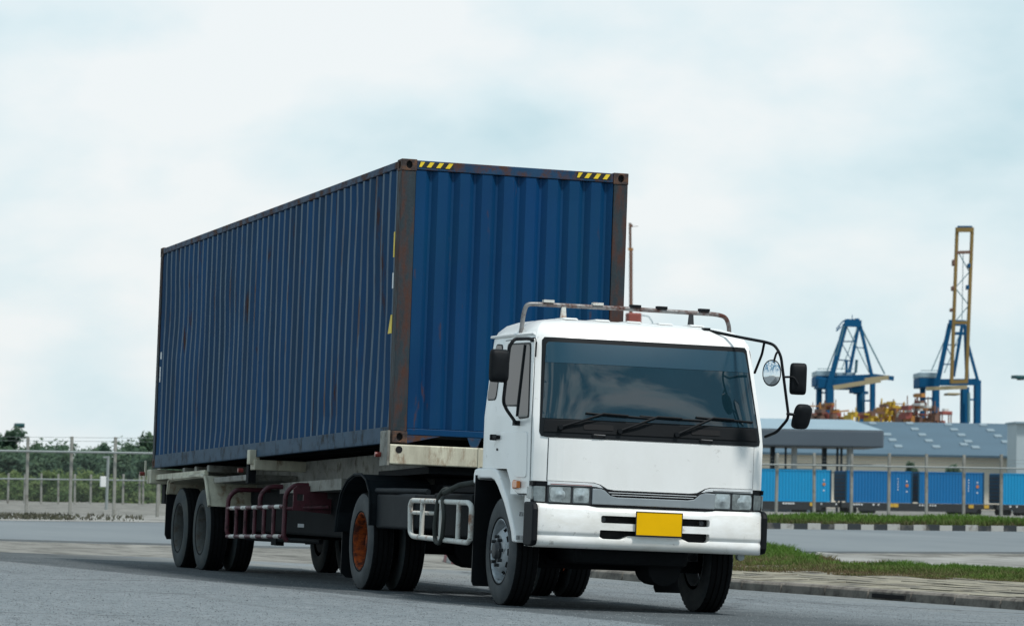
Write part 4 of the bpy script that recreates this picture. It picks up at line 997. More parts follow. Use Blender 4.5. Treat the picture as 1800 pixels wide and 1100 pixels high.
F().box((.25, 3.0, -.42), (.60, 5.9, -.30)).obj('air_tank_shelf', 'cream_dark', tl)
for side in (-1, 1):
    def X(a): return XC+side*(XC-a)
    OUTP = [(10.93, .92), (10.88, 1.07), (10.78, 1.115), (8.95, 1.165), (8.74, 1.155), (8.66, 1.11), (8.40, .79)]
    INP = [(8.43, .785), (8.69, 1.095), (8.76, 1.125), (8.95, 1.135), (10.76, 1.085), (10.85, 1.05), (10.90, .92)]
    a, c = sorted((X(-.03), X(.62)))
    B().prism(OUTP+INP, 'x', a, c).obj('tandem_fender', 'cream', tl, bevel=.008)
    B().tube([(X(-.03), y, z) for y, z in OUTP], .022, 6).obj('fender_lip', 'cream', tl, smooth=60)
    a, c = sorted((X(.0), X(.60)))
    B().prism([(a, .98), (c, .98), (c, .36), (a+.03, .34), (a, .40)], 'y', 11.15, 11.165).obj('mudflap', 'rubber', tl)
    # maroon rack
    gx = X(-.01)
    for zz0, zz1, m_ in ((.44, .49, 'maroon'), (.775, .825, 'maroon')):
        B().cyl((gx, 7.42, zz0), (gx, 4.55, zz1), .024, 10).obj('rack_rail', m_, tl, smooth=40)
        for k in range(5):
            t0 = .06+k*.2; q0, q1 = t0, t0+.09
            p0 = Vector((gx, 7.42, zz0)).lerp(Vector((gx, 4.55, zz1)), q0); p1 = Vector((gx, 7.42, zz0)).lerp(Vector((gx, 4.55, zz1)), q1)
            B().cyl(p0, p1, .0255, 10).obj('white_band', 'pipe', tl, smooth=40)
    for k in range(5):
        yy = 6.95-k*.48; B().cyl((gx, yy, .445+(7.42-yy)*.0174), (gx, yy, .775+(7.42-yy)*.0174), .024, 10).obj('rack_bar', 'maroon', tl, smooth=40)
    for yy, zt, xin, nm in ((7.44, 1.0, .5, 1), (5.75, 1.045, .5, 0), (4.50, 1.07, .62, 1)):
        z_low = .46 if nm else .80
        B().tube([(X(.03), yy, z_low-.02), (gx, yy, z_low+.03), (gx, yy, zt-.10), (X(.08), yy, zt), (X(xin), yy, zt+.01)], .028, 10, .09).obj('rack_loop', 'maroon', tl, smooth=50)
    pa = [(X(.06), .79), (X(.64), .75), (X(.64), 1.07), (X(.10), 1.065), (X(.06), 1.03)]
    mp_ = B().prism(pa, 'y', 4.40, 4.43).obj('rack_end_plate', 'maroon', None)
    cu = B(); 
    for (u0, z0) in ((.10, .90), (.45, .93)): cu.box((min(X(u0), X(u0+.075)), 4.3, z0), (max(X(u0), X(u0+.075)), 4.5, z0+.07))
    mp_ = bool_cut(mp_, cu.obj('cutter', 'cavity')); put(mp_, tl)
    B().cyl((gx, 4.5, .80), (X(.45), 4.3, .84), .022, 8).obj('rack_stay', 'maroon', tl, smooth=40)
    B().box((min(X(.1), X(.17)), 4.30, .60), (max(X(.1), X(.17)), 4.305, .64)).obj('reflector_plate', 'white_mark', tl)
    for yy in (9.03, 10.37):
        w0 = place_wheel(trail, tl, X(.135), yy, side > 0, .2*yy); w1 = place_wheel(inner, tl, X(.475), yy, side > 0)
        B().box((min(X(.62), X(.72)), yy-.55, .62), (max(X(.62), X(.72)), yy+.55, .70)).obj('leaf_spring', 'chassis', tl, bevel=.02)
for yy in (9.03, 10.37):
    B().cyl((.3, yy, .5), (2.14, yy, .5), .07, 14).obj('axle', 'chassis', tl, smooth=40)
B().box((.50, 2.7, .50), (1.94, 8.5, 1.02)).obj('underbody_filler', 'chassis', tl, bevel=.03)  # dark block added to close the bright gaps under the trailer
B().cyl((1.1, 4.9, .66), (1.1, 6.2, .66), .13, 16).obj('air_tank', 'chassis', tl, smooth=40)
B().tube([(.45, 8.4, .42), (.45, 6.8, .43), (.6, 5.2, .44)], .03, 8).box((.42, 6.7, .36), (.52, 6.95, .46)).obj('brake_rod', 'chassis', tl, smooth=40)
for xx in (.70, 1.62):
    B().box((xx, 3.2, .45), (xx+.12, 3.32, 1.2)).box((xx-.04, 3.14, .42), (xx+.16, 3.38, .45)).obj('landing_leg', 'chassis', tl)

# ================================================================== BACKGROUND THINGS
K['concrete_post'] = mat('concrete fence post', (.26, .26, .235), .9, var=.2, vs=3, c2=(.16, .15, .13), c2amt=.3, c2s=4)
K['galv'] = mat('galvanised rail', (.27, .30, .30), .6, metal=.2, var=.1)
K['wire'] = mat('fence wire', (.14, .16, .16), .6, var=.1)
K['train_light'] = mat('light blue container paint', (.003, .25, .50), .6, spec=.15, var=.06, vs=.6)
K['train_dark'] = mat('mid blue container paint', (.002, .135, .35), .6, spec=.15, var=.06, vs=.6)
K['train_end'] = mat('shaded blue container ends', (.006, .06, .115), .6, spec=.1, var=.12, vs=2)  # shade of the end faces put into the colour; corner posts share it
K['wagon'] = mat('black wagon frame', (.010, .013, .016), .7, var=.2)
K['wagon_yellow'] = mat('yellow wagon fitting', (.55, .33, .03), .6, var=.1)
K['orange_dot'] = mat('orange roundel', (.5, .16, .03), .6, var=.1)
K['canopy'] = mat('grey canopy cladding', (.085, .11, .135), .5, var=.06, vs=.3)
K['canopy_roof'] = mat('pale blue canopy roof', (.26, .35, .40), .55, spec=.2, var=.08, vs=.3)
K['column_light'] = mat('pale concrete column', (.42, .45, .45), .8, var=.1)
K['column_dark'] = mat('dark steel column', (.03, .045, .06), .6, var=.1)
K['wh_roof'] = mat('blue grey roof sheeting', (.075, .125, .165), .6, spec=.2, var=.1, vs=.1)
K['skylight'] = mat('pale roof light', (.20, .265, .30), .5, var=.1)
K['wh_wall'] = mat('cream warehouse wall', (.80, .73, .61), .85, var=.06, vs=.2)
K['pale_wall'] = mat('pale grey cladding', (.40, .47, .50), .7, var=.06, vs=.2)
K['crane_blue'] = mat('crane blue paint', (.004, .085, .20), .7, spec=.15, var=.1, vs=.1)
K['crane_pale'] = mat('crane house grey', (.30, .40, .45), .6, var=.1, vs=.1)
K['crane_sand'] = mat('crane sand paint', (.36, .30, .18), .6, var=.12, vs=.1)
K['crane_yellow'] = mat('crane ochre paint', (.23, .155, .055), .7, spec=.2, var=.15, vs=.1)
K['stay'] = mat('stay rope', (.09, .20, .24), .6, var=.05)
K['rig_brown'] = mat('rusty brown gear', (.16, .085, .06), .7, var=.3, vs=.4)
K['rig_red'] = mat('dull red gear', (.26, .065, .05), .7, var=.3, vs=.4)
K['rig_orange'] = mat('orange gear', (.38, .17, .04), .7, var=.3, vs=.4)
K['rig_yellow'] = mat('yellow gear', (.50, .33, .03), .7, var=.2, vs=.4)
K['rig_white'] = mat('white gear', (.6, .62, .6), .7, var=.1)
K['teal'] = mat('dark teal steel', (.012, .075, .085), .6, var=.1)
m = bpy.data.materials.new('chain link'); m.use_nodes = True; t = m.node_tree; bs_ = t.nodes['Principled BSDF']; bs_.inputs['Base Color'].default_value = (.25, .27, .27, 1)
tp = nd(t, 'ShaderNodeBsdfTransparent'); ms = nd(t, 'ShaderNodeMixShader'); ms.inputs[0].default_value = .06
t.links.new(tp.outputs[0], ms.inputs[1]); t.links.new(bs_.outputs[0], ms.inputs[2]); t.links.new(ms.outputs[0], t.nodes['Material Output'].inputs['Surface']); K['chain'] = m

def zpx(px, py, d): return at(px, py, d).z
def on_ground(px, d): p = at(px, 800, d); return Vector((p.x, p.y, terrain(p.x, p.y)))
# ---- fences
def fence(name, label, pxs, d, ptop, pbase, prail, lean=0., pw=.055, wires=(), dark=(), mid=None):
    p0 = at(pxs[0], pbase(pxs[0]), d); th = thing(name, (p0.x, p0.y, p0.z), label, 'fence')
    for i, px in enumerate(pxs):
        a = at(px, pbase(px), d); b_ = at(px, ptop(px), d); h = b_.z-a.z
        rot = Matrix.Rotation(random.uniform(-.012, .012), 3, 'X') @ Matrix.Rotation(random.uniform(-.014, .014)+lean, 3, 'Y')
        B().box((a.x-pw, a.y-pw, a.z-.1), (a.x+pw, a.y+pw, a.z+h+random.uniform(-.03, .03)), rot).obj('post', 'concrete_post', th, bevel=.01)
    for q, (fy, r_, m_) in enumerate([(prail, .032, 'galv')]+[(w, .005, 'wire') for w in wires]):
        for i in range(len(pxs)-1):
            B().cyl(at(pxs[i], fy(pxs[i]), d-.08), at(pxs[i+1], fy(pxs[i+1]), d-.08), r_, 6).obj('rail' if q == 0 else 'barbed_wire', m_, th)
    for i in range(len(pxs)-1):
        a, c = pxs[i], pxs[i+1]
        q = [at(a, prail(a)+1, d-.06), at(c, prail(c)+1, d-.06), at(c, pbase(c)-2, d-.06), at(a, pbase(a)-2, d-.06)]
        B().add(q, [(0, 1, 2, 3)]).obj('mesh_panel', 'chain', th)
    return th
fence('boundary_fence', 'tall concrete post fence in front of the container train', [1233+65.8*k for k in range(11)], 150, lambda x: 795+(x-1350)*.010, lambda x: 905+(x-1350)*.012, lambda x: 816+(x-1350)*.016, 0, .052, (lambda x: 803+(x-1350)*.012, lambda x: 809+(x-1350)*.012))
fence('boundary_fence', 'tall post and rail fence on the verge left of the truck', [-185+77*k for k in range(8)], 112, lambda x: 767+x*.008, lambda x: 912+x*.010, lambda x: 792+x*.016, 0.012, .042, (lambda x: 767.5+x*.008, lambda x: 774+x*.008))
fence('inner_fence', 'lower fence standing among the green scrub', [-74, -44, -15, 14, 43, 72, 102, 131, 159, 188, 216, 245, 251, 280, 309], 165, lambda x: 832+x*.006, lambda x: 880+x*.010, lambda x: 841+x*.012, 0, .042)
p = at(187, 891, 140); t_ = thing('utility_pole', tuple(p), 'thin grey pole with white box behind the left fence', 'pole')
B().cyl((p.x, p.y, p.z-.1), (p.x+.03, p.y, zpx(187, 801, 140)), .055, 10).obj('pole', 'galv', t_, smooth=40)
q = at(181, 846, 139.7); B().box((q.x-.1, q.y-.08, q.z-.19), (q.x+.1, q.y+.06, q.z+.19)).obj('switch_box', 'white_mark', t_, bevel=.01)
q = at(186, 803, 140); B().box((q.x-.10, q.y-.04, q.z-.03), (q.x+.05, q.y+.04, q.z+.03)).obj('bracket', 'galv', t_)
for (px, py0, d, w, lab) in ((34, 747, 330, 15, 'dark flat topped floodlight mast above the trees on the left'), (1812, 664, 360, 66, 'dark teal floodlight mast at the right edge of the picture')):
    g = on_ground(px, d); tp_ = at(px, py0, d); k = d/FPX
    th = thing('floodlight_mast', tuple(g), lab, 'mast')
    B().cyl(g-Vector((0, 0, .2)), (g.x, g.y, tp_.z), .045*k*20, 10, .02*k*20).obj('pole', 'galv' if px < 900 else 'teal', th, smooth=40)
    rx = RH*(w*k/2)
    B().box((tp_.x-w*k/2, tp_.y-.6, tp_.z-.1), (tp_.x+w*k/2, tp_.y+.6, tp_.z+(.16 if px < 900 else .2))).obj('lamp_head', 'teal', th, bevel=.05)
    for s_ in (-.3, .0, .3): B().box((tp_.x+s_*w*k-.15, tp_.y-.5, tp_.z-.22), (tp_.x+s_*w*k+.15, tp_.y+.5, tp_.z-.08)).obj('lamp', 'teal', th)

# ---- container train
PHI = R(20); TD = (RH*math.cos(PHI)+FH*math.sin(PHI)).normalized(); TN = Vector((TD.y, -TD.x))      # TN towards the camera
T0 = gpx(1491, 317)
def train_pt(a, n, z): q = T0+TD*a-TN*n; return Vector((q.x, q.y, z))          # a along, n away from us
def train_len(px):     # metres along the train of a picture column
    lo, hi = -60., 60.
    for _ in range(40):
        mid = (lo+hi)/2; s_, tt = st(*(T0+TD*mid)); 
        if 900+FPX*s_/tt < px: lo = mid
        else: hi = mid
    return lo
def tbox(b, a0, a1, n0, n1, z0, z1):
    return b.add([train_pt(a, n, z) for z in (z0, z1) for n in (n0, n1) for a in (a0, a1)], [(0,1,3,2), (4,6,7,5), (0,4,5,1), (2,3,7,6), (0,2,6,4), (1,5,7,3)])
def tcontainer(a0, L_, m_, lab, mark_a):
    c = train_pt(a0+L_/2, 1.22, .12); th = thing('freight_container', tuple(c), lab, 'container', 'containers on the train')
    b = B(); n = int(L_/.28); vs = []
    pts = [(a0+.1, 0)]
    p_ = (L_-.2)/n
    for i in range(n): pts += [(a0+.1+i*p_+p_*.25, 0), (a0+.1+i*p_+p_*.5, .035), (a0+.1+i*p_+p_*.75, .035), (a0+.1+(i+1)*p_, 0)]
    for z in (.22, 2.62): vs += [train_pt(a, .02+d_, z) for a, d_ in pts]
    k_ = len(pts); b.add(vs, [(i, i+1, k_+i+1, k_+i) for i in range(k_-1)]).obj('side_panel', m_, th)
    tbox(B(), a0+.09, a0+L_-.09, .06, 2.4, .2, 2.66).obj('body', m_, th)
    f = B(); tbox(f, a0, a0+L_, .0, .08, .12, .24); tbox(f, a0, a0+L_, .0, .08, 2.6, 2.70); f.obj('side_rail', m_, th)
    for a in (a0, a0+L_-.12): tbox(B(), a, a+.12, -.005, .12, .12, 2.71).obj('corner_post', 'train_end', th)
    e_ = B(); tbox(e_, a0+.02, a0+.06, .1, 2.34, .25, 2.6); eo = e_.obj('end_wall', 'train_end', th)
    for k in range(7): 
        o = tbox(B(), a0-.02, a0+.02, .15, 2.3, .45+k*.3, .51+k*.3).obj('end_rib', 'wagon'); o.parent = eo; o.location = (0, 0, 0)
    am = train_len(mark_a)
    for k in range(5): tbox(B(), am, am+.07, .002, .012, 1.15+k*.22, 1.25+k*.22).obj('white_marking', 'white_mark', th)
    for k in (0, 2): tbox(B(), am+.78, am+.90, .002, .012, 1.0+k*.42, 1.10+k*.42).obj('white_marking', 'white_mark', th)
    q0 = train_pt(am+.85, -.01, 1.55); q1 = train_pt(am+.85, .02, 1.55); B().cyl(q0, q1, .13, 14).obj('roundel', 'orange_dot', th)
tcontainer(train_len(1466)-12.19, 12.19, 'train_light', 'light blue freight container just right of the truck cab', 1436)
tcontainer(train_len(1491), 6.0, 'train_dark', 'mid blue freight container left of the pair on one wagon', 1582)
tcontainer(train_len(1618.5), 6.0, 'train_dark', 'mid blue freight container right of the pair on one wagon', 1706)
tcontainer(train_len(1765), 12.19, 'train_light', 'light blue freight container at the right edge of the picture', 2000)
for (p0, p1, lab, ys, txt) in ((1215, 1478, 'black flat wagon under the light blue container beside the cab', (1432,), ((1380, 1402), (1447, 1455), (1473, 1477))), (1484, 1750, 'black flat wagon carrying the two mid blue containers', (1570, 1579, 1711, 1738), ((1500, 1523), (1538, 1541), (1547, 1550), (1620, 1633), (1638, 1654))), (1757, 2030, 'black flat wagon at the right edge of the picture', (1850,), ((1778, 1781), (1790, 1794)))):
    a0, a1 = train_len(p0), train_len(p1); c = train_pt((a0+a1)/2, 1.2, terrain(*train_pt((a0+a1)/2, 1.2, 0).xy))
    th = thing('flat_wagon', tuple(c), lab, 'wagon', 'flat wagons of the train')
    tbox(B(), a0, a1, .0, 2.5, -.32, .10).obj('deck', 'wagon', th)
    tbox(B(), a0+1.5, a1-1.5, -.04, .10, -.55, -.30).obj('side_sill', 'wagon', th)
    for px in ys:
        a = train_len(px); tbox(B(), a-.22, a+.22, -.06, -.045, -.22, .06).obj('yellow_fitting', 'wagon_yellow', th)
    for (x0, x1) in txt:
        a, c_ = train_len(x0), train_len(x1); n_ = max(1, int((c_-a)/.22))
        for k in range(n_): tbox(B(), a+k*.22, a+k*.22+random.uniform(.08, .17), -.06, -.045, -.10, .02).obj('stencil_mark', 'white_mark', th)
    for a in (a0+1.2, a0+2.9, a1-2.9, a1-1.2):
        for n_ in (.5, 1.9):
            q = train_pt(a, n_, -.50); r1 = train_pt(a, n_+.12, -.50); B().cyl(q, r1, .40, 18).obj('wheel', 'wagon', th)
tk = B(); tbox(tk, -90, 90, -.6, 3.1, -1.05, -.92); tag(tk.obj('ballast', 'soil'), 'railway ballast bed under the train', kind='structure')
for n_ in (.52, 1.96):
    r_ = B(); tbox(r_, -90, 90, n_, n_+.08, -.92, -.895); tag(r_.obj('rail', 'wagon'), 'steel rail under the train', kind='structure')
tag_gravel = None

# ---- canopy over the gate
def hbox(b, px0, px1, d0, d1, z0, z1):
    """box between two picture columns and two depths"""
    P = []
    for z in (z0, z1):
        for (px, d) in ((px0, d0), (px1, d0), (px1, d1), (px0, d1)):
            s_ = (px-900)/FPX*d0; q = gp(s_, d); P.append((q.x, q.y, z))
    return b.add(P, [(3,2,1,0), (4,5,6,7), (0,1,5,4), (1,2,6,5), (2,3,7,6), (3,0,4,7)])
g = on_ground(1400, 345); th = thing('canopy', tuple(g), 'dark grey gate canopy on columns behind the train', 'canopy')
zf1, zf0 = zpx(1450, 755, 335), zpx(1450, 785, 335)
hbox(B(), 1150, 1557, 335, 353, zf0, zf1).obj('fascia', 'canopy', th, bevel=.12)
b = B(); zz = zf1+.02; zr = zpx(1450, 737, 345)
P = [gp((1150-900)/FPX*335, 335), gp((1556-900)/FPX*335, 335), gp((1556-900)/FPX*335, 352.5), gp((1150-900)/FPX*335, 352.5), gp((1150-900)/FPX*335, 344), gp((1515-900)/FPX*335, 344)]
b.add([(P[0].x, P[0].y, zz), (P[1].x, P[1].y, zz), (P[2].x, P[2].y, zz), (P[3].x, P[3].y, zz), (P[4].x, P[4].y, zr), (P[5].x, P[5].y, zr)], [(0,1,5,4), (1,2,5), (2,3,4,5), (3,0,4), (3,2,1,0)]).obj('roof', 'canopy_roof', th)
for px, w, d, m_ in ((1290, 8, 340, 'column_light'), (1358, 7, 342, 'column_dark'), (1381, 3, 346, 'column_dark'), (1396, 8, 338, 'column_light'), (1449, 7, 346, 'column_dark'), (1472, 3.4, 343, 'column_dark'), (1479, 3.4, 343, 'column_dark'), (1494, 9, 337.5, 'column_light')):
    q = on_ground(px, d); k = w*d/FPX/2; B().box((q.x-k, q.y-k, q.z-.2), (q.x+k, q.y+k, zf0)).obj('column', m_, th)
for px in (1370, 1420):
    q = gpx(px, 341); B().box((q.x-1.0, q.y-1.2, -1), (q.x+1.0, q.y+1.2, 2.9)).obj('gate_booth', 'canopy' if px < 1400 else 'pale_wall', th, bevel=.05)
for zz in (2.6, 3.3):
    a, c = gpx(1405, 339), gpx(1560, 339); B().cyl((a.x, a.y, zz), (c.x, c.y, zz), .06, 6).obj('barrier_rail', 'galv', th)

# ---- warehouse
g = on_ground(1600, 470); th = thing('warehouse', tuple(g), 'long warehouse with blue grey roof and cream wall behind the train', 'building')
ze, zrg, dE, dR = zpx(1640, 799, 440), zpx(1640, 742.5, 475), 440, 475
hbox(B(), 1090, 1960, 440.6, 509, -1.2, ze-.05).obj('wall', 'wh_wall', th)
def roof_pt(px, v, dz=0.):      # v 0 at the eave, 1 at the ridge; column measured at the eave distance
    d = dE-1+(dR-dE+1)*v; q = gp((px-900)/FPX*dE, d); return Vector((q.x, q.y, ze+(zrg-ze)*v+dz))
b = B(); b.add([roof_pt(1085, 0), roof_pt(1970, 0), roof_pt(1970, 1), roof_pt(1085, 1), roof_pt(1085, 0, -.25), roof_pt(1970, 0, -.25), roof_pt(1970, 1, -.25), roof_pt(1085, 1, -.25)], [(0,1,2,3), (7,6,5,4), (0,4,5,1), (1,5,6,2), (2,6,7,3), (3,7,4,0)])
q = [gp((px-900)/FPX*dE, 511) for px in (1085, 1970)]; o = len(b.v)
b.add([roof_pt(1085, 1.001), roof_pt(1970, 1.001), (q[1].x, q[1].y, ze), (q[0].x, q[0].y, ze)], [(0, 1, 2, 3)])
rf = b.obj('roof', 'wh_roof', th)
for i in range(0):
    px = 1100+i*29; o = B().add([roof_pt(px, .0, .02), roof_pt(px+1, .0, .02), roof_pt(px+1, 1, .02), roof_pt(px, 1, .02), roof_pt(px+.5, 0, .10), roof_pt(px+.5, 1, .10)], [(0, 4, 5, 3), (1, 2, 5, 4)]).obj('roof_seam', 'wh_roof'); o.parent = rf; o.location = (0, 0, 0)
for (cx, cy) in ((870, 100), (1060, 62), (1110, 102), (905, 138), (1155, 143), (945, 180), (1205, 183), (1330, 65), (1380, 103), (1425, 147), (1475, 187), (1395, 168), (1580, 70), (1630, 110), (1680, 150), (1730, 190), (1025, 20), (1290, 28), (1530, 30), (770, 20), (1780, 34)):
    px, py = 1340+cx/3.913, 740+cy/3.913
    v = (799+(px-1640)*.015-py)/56.5; v = max(.03, min(.95, v)); pxe = 900+(px-900)*(dE+(dR-dE)*v)/dE
    dv = .035; P = [roof_pt(pxe-7.5, v-dv, .13), roof_pt(pxe+6, v-dv, .13), roof_pt(pxe+7.5, v+dv, .13), roof_pt(pxe-6, v+dv, .13)]
    o = B().add(P+[p_-Vector((0, 0, .12)) for p_ in P], [(0,1,2,3), (0,4,5,1), (1,5,6,2), (2,6,7,3), (3,7,4,0)]).obj('roof_light', 'skylight'); o.parent = rf; o.location = (0, 0, 0)
g = on_ground(1830, 430); th = thing('service_building', tuple(g), 'pale grey tall building end at the far right', 'building')
hbox(B(), 1790, 1900, 428, 436, -1.2, zpx(1800, 744, 428)).obj('wall', 'pale_wall', th); hbox(B(), 1788, 1902, 427.5, 436.5, zpx(1800, 744, 428), zpx(1800, 741, 428)).obj('parapet', 'canopy_roof', th)

# ---- dock cranes
def beam(p0, p1, w, name, m_, parent):
    d = (p1-p0).normalized(); u = d.cross(Vector((0, 0, 1)));  u = u.normalized() if u.length > .05 else Vector((1, 0, 0)); v = d.cross(u)
    P = [q+u*a*w/2+v*c*w/2 for q in (p0, p1) for a, c in ((-1, -1), (1, -1), (1, 1), (-1, 1))]
    return B().add(P, [(3,2,1,0), (4,5,6,7), (0,1,5,4), (1,2,6,5), (2,3,7,6), (3,0,4,7)]).obj(name, m_, parent)
def crane(base_px, d, label, parts, boxes):
    g = on_ground(base_px, d+12); th = thing('gantry_crane', tuple(g), label, 'crane', 'gantry cranes at the dock'); k = d/FPX
    for (nm, m_, x0, y0, x1, y1, w, dd0, dd1) in parts:
        a, c = at(x0, y0, d+dd0), at(x1, y1, d+dd1)
        if y1 > 745: c.z = terrain(c.x, c.y)
        beam(a, c, w*k*1.28, nm, m_, th)
    for (nm, m_, x0, y0, x1, y1, dd0, dd1) in boxes:
        a, c = at(x0, y0, d+dd0), at(x1, y1, d+dd0); s0, s1 = (x0-900)/FPX*(d+dd0), (x1-900)/FPX*(d+dd0)
        P = []
        for z in (c.z, a.z):
            for (s_, e_) in ((s0, dd0), (s1, dd0), (s1, dd1), (s0, dd1)):
                q = gp(s_, d+e_); P.append((q.x, q.y, z))
        B().add(P, [(3,2,1,0), (4,5,6,7), (0,1,5,4), (1,2,6,5), (2,3,7,6), (3,0,4,7)]).obj(nm, m_, th, bevel=.15)
    return th
BL, PA, SA, YE, ST = 'crane_blue', 'crane_pale', 'crane_sand', 'crane_yellow', 'stay'
c1 = crane(1480, 900, 'blue gantry crane with lowered boom above the canopy', [
    ('apex_beam', BL, 1484, 568, 1514, 569, 9, 0, 0), ('apex_beam', BL, 1486, 564, 1511, 564, 5, 10, 10),
    ('mast_leg', BL, 1486, 570, 1456, 684, 7, 0, 0), ('mast_leg', BL, 1509, 573, 1492, 660, 4.2, 14, 14), ('mast_leg', BL, 1512, 573, 1532, 658, 4, 0, 0),
    ('stay', ST, 1484, 574, 1454, 652, 1.6, 8, 8), ('stay', ST, 1515, 578, 1555, 657, 1.8, 4, 4), ('stay', ST, 1489, 575, 1528, 655, 1.2, 8, 8), ('stay', ST, 1507, 577, 1479, 650, 1.2, 10, 10),
    ('girder', BL, 1440, 668, 1534, 664, 10, 6, 6), ('boom', SA, 1465, 681, 1548, 668, 6, -6, -6), ('boom', BL, 1530, 660, 1571, 665, 6, 2, 2), ('boom', SA, 1520, 668, 1562, 663, 6, -3, -3),
    ('leg', BL, 1440, 672, 1439, 760, 6.5, 14, 14), ('leg', BL, 1458, 682, 1460, 760, 9.5, 0, 0), ('leg', BL, 1513, 676, 1514, 760, 9, 0, 0), ('leg', BL, 1534, 664, 1534, 760, 6, 14, 14),
    ('walkway', ST, 1484, 572, 1470, 625, 1.5, -4, -4), ('brace', BL, 1478, 600, 1503, 600, 1.6, 6, 6), ('brace', BL, 1470, 632, 1497, 634, 1.6, 6, 6), ('brace', BL, 1504, 610, 1521, 612, 1.3, 6, 6), ('brace', BL, 1478, 600, 1497, 634, 1.1, 6, 6), ('brace', BL, 1440, 690, 1459, 690, 2.2, 8, 8), ('brace', BL, 1514, 704, 1534, 704, 2.2, 8, 8), ('handrail', ST, 1437, 648, 1500, 648, .8, 0, 0), ('ladder', BL, 1467, 640, 1458, 668, 1.4, -4, -4), ('hoist_rope', ST, 1517, 684, 1517, 726, .7, -4, -4), ('ladder', BL, 1483, 563, 1470, 578, 1.5, -3, -3), ('ladder', BL, 1470, 582, 1478, 574, 2, -3, -3), ('cross_beam', BL, 1500, 690, 1526, 690, 4, 0, 0), ('aerial', BL, 1498, 562, 1498, 553, .8, 4, 4), ('mast_stub', BL, 1488, 632, 1488, 655, 3, 6, 6), ('mast_stub', ST, 1506, 632, 1504, 655, 3, 6, 6)],
    [('machinery_deck', BL, 1440, 664, 1502, 683, 0, 12), ('machine_house', PA, 1437, 651, 1470, 661, 2, 16), ('machine_house', BL, 1436, 661, 1468, 678, 2, 15), ('winch_house', BL, 1488, 560, 1494, 566, 0, 6), ('winch_house', BL, 1504, 559, 1511, 565, 0, 6), ('platform', PA, 1472, 654, 1506, 661, 6, 14), ('trolley', BL, 1500, 678, 1520, 690, -6, 2)])
c2 = crane(1675, 880, 'blue gantry crane with ochre boom raised upright', [
    ('apex_beam', BL, 1668, 567, 1698, 568, 8, 0, 0), ('mast_leg', BL, 1670, 569, 1641, 705, 6, 0, 0), ('mast_leg', BL, 1691, 573, 1676, 662, 4, 14, 14), ('mast_leg', BL, 1697, 572, 1700, 665, 4, 8, 8), ('mast_leg', BL, 1700, 600, 1719, 670, 3.6, 2, 2),
    ('stay', ST, 1668, 580, 1637, 652, 1.4, 8, 8), ('stay', ST, 1688, 585, 1660, 655, 1.2, 8, 8), ('cross_beam', BL, 1676, 586, 1696, 586, 4, 4, 4), ('brace', BL, 1662, 606, 1686, 606, 1.6, 6, 6), ('brace', BL, 1654, 640, 1680, 640, 1.6, 6, 6), ('brace', BL, 1662, 606, 1680, 640, 1.1, 6, 6), ('brace', BL, 1622, 700, 1645, 700, 2.2, 8, 8), ('brace', BL, 1696, 702, 1718, 702, 2.2, 6, 6), ('handrail', ST, 1619, 651, 1652, 651, .8, 0, 0), ('ladder', BL, 1652, 652, 1646, 676, 1.4, -4, -4),
    ('girder', BL, 1620, 672, 1720, 671, 9, 6, 6), ('girder', SA, 1628, 683, 1700, 680, 5, -4, -4),
    ('leg', BL, 1622, 678, 1622, 760, 6, 14, 14), ('leg', BL, 1645, 683, 1645, 760, 8, 0, 0), ('leg', BL, 1696, 680, 1695, 760, 9.5, 0, 0), ('leg', BL, 1718, 668, 1718, 760, 8, 12, 12), ('stair', ST, 1703, 690, 1703, 742, 3, -2, -2),
    ('boom_rail', YE, 1682.5, 400, 1672.5, 673, 3.8, -8, -8), ('boom_rail', YE, 1709, 400, 1698.5, 673, 3.8, -8, -8), ('boom_end', YE, 1681, 404, 1710, 404, 6, -8, -8), ('boom_end', BL, 1683, 399, 1709, 399, 3, -6, -6), ('boom_tie', 'rig_brown', 1679, 444, 1708, 443, 4, -8, -8), ('boom_tie', YE, 1671, 671, 1700, 670, 5, -8, -8), ('boom_tie', YE, 1677, 567, 1702, 567, 4, -8, -8),
    ('lattice', ST, 1686, 446, 1704, 478, 1.2, -8, -8), ('lattice', ST, 1704, 478, 1679, 506, 1.2, -8, -8), ('lattice', ST, 1679, 506, 1702, 535, 1.2, -8, -8), ('lattice', ST, 1702, 538, 1678, 566, 1.2, -8, -8), ('hoist_rope', ST, 1693, 446, 1691, 566, .7, -6, -6)],
    [('machine_house', PA, 1618, 654, 1650, 664, 2, 16), ('machine_house', BL, 1618, 664, 1650, 681, 2, 15), ('boom_lamp', 'rig_brown', 1675, 455, 1679, 466, -10, -7), ('boom_lamp', 'rig_brown', 1674, 502, 1678, 510, -10, -7), ('boom_lamp', 'rig_brown', 1672, 541, 1676, 547, -10, -7), ('boom_lamp', BL, 1702, 462, 1706, 470, -10, -7), ('boom_lamp', BL, 1700, 500, 1704, 508, -10, -7), ('trolley', SA, 1668, 690, 1690, 694, -2, 6)])
g = on_ground(1108, 700); th = thing('mobile_crane', tuple(g), 'thin brown crane mast behind the container right edge', 'crane')
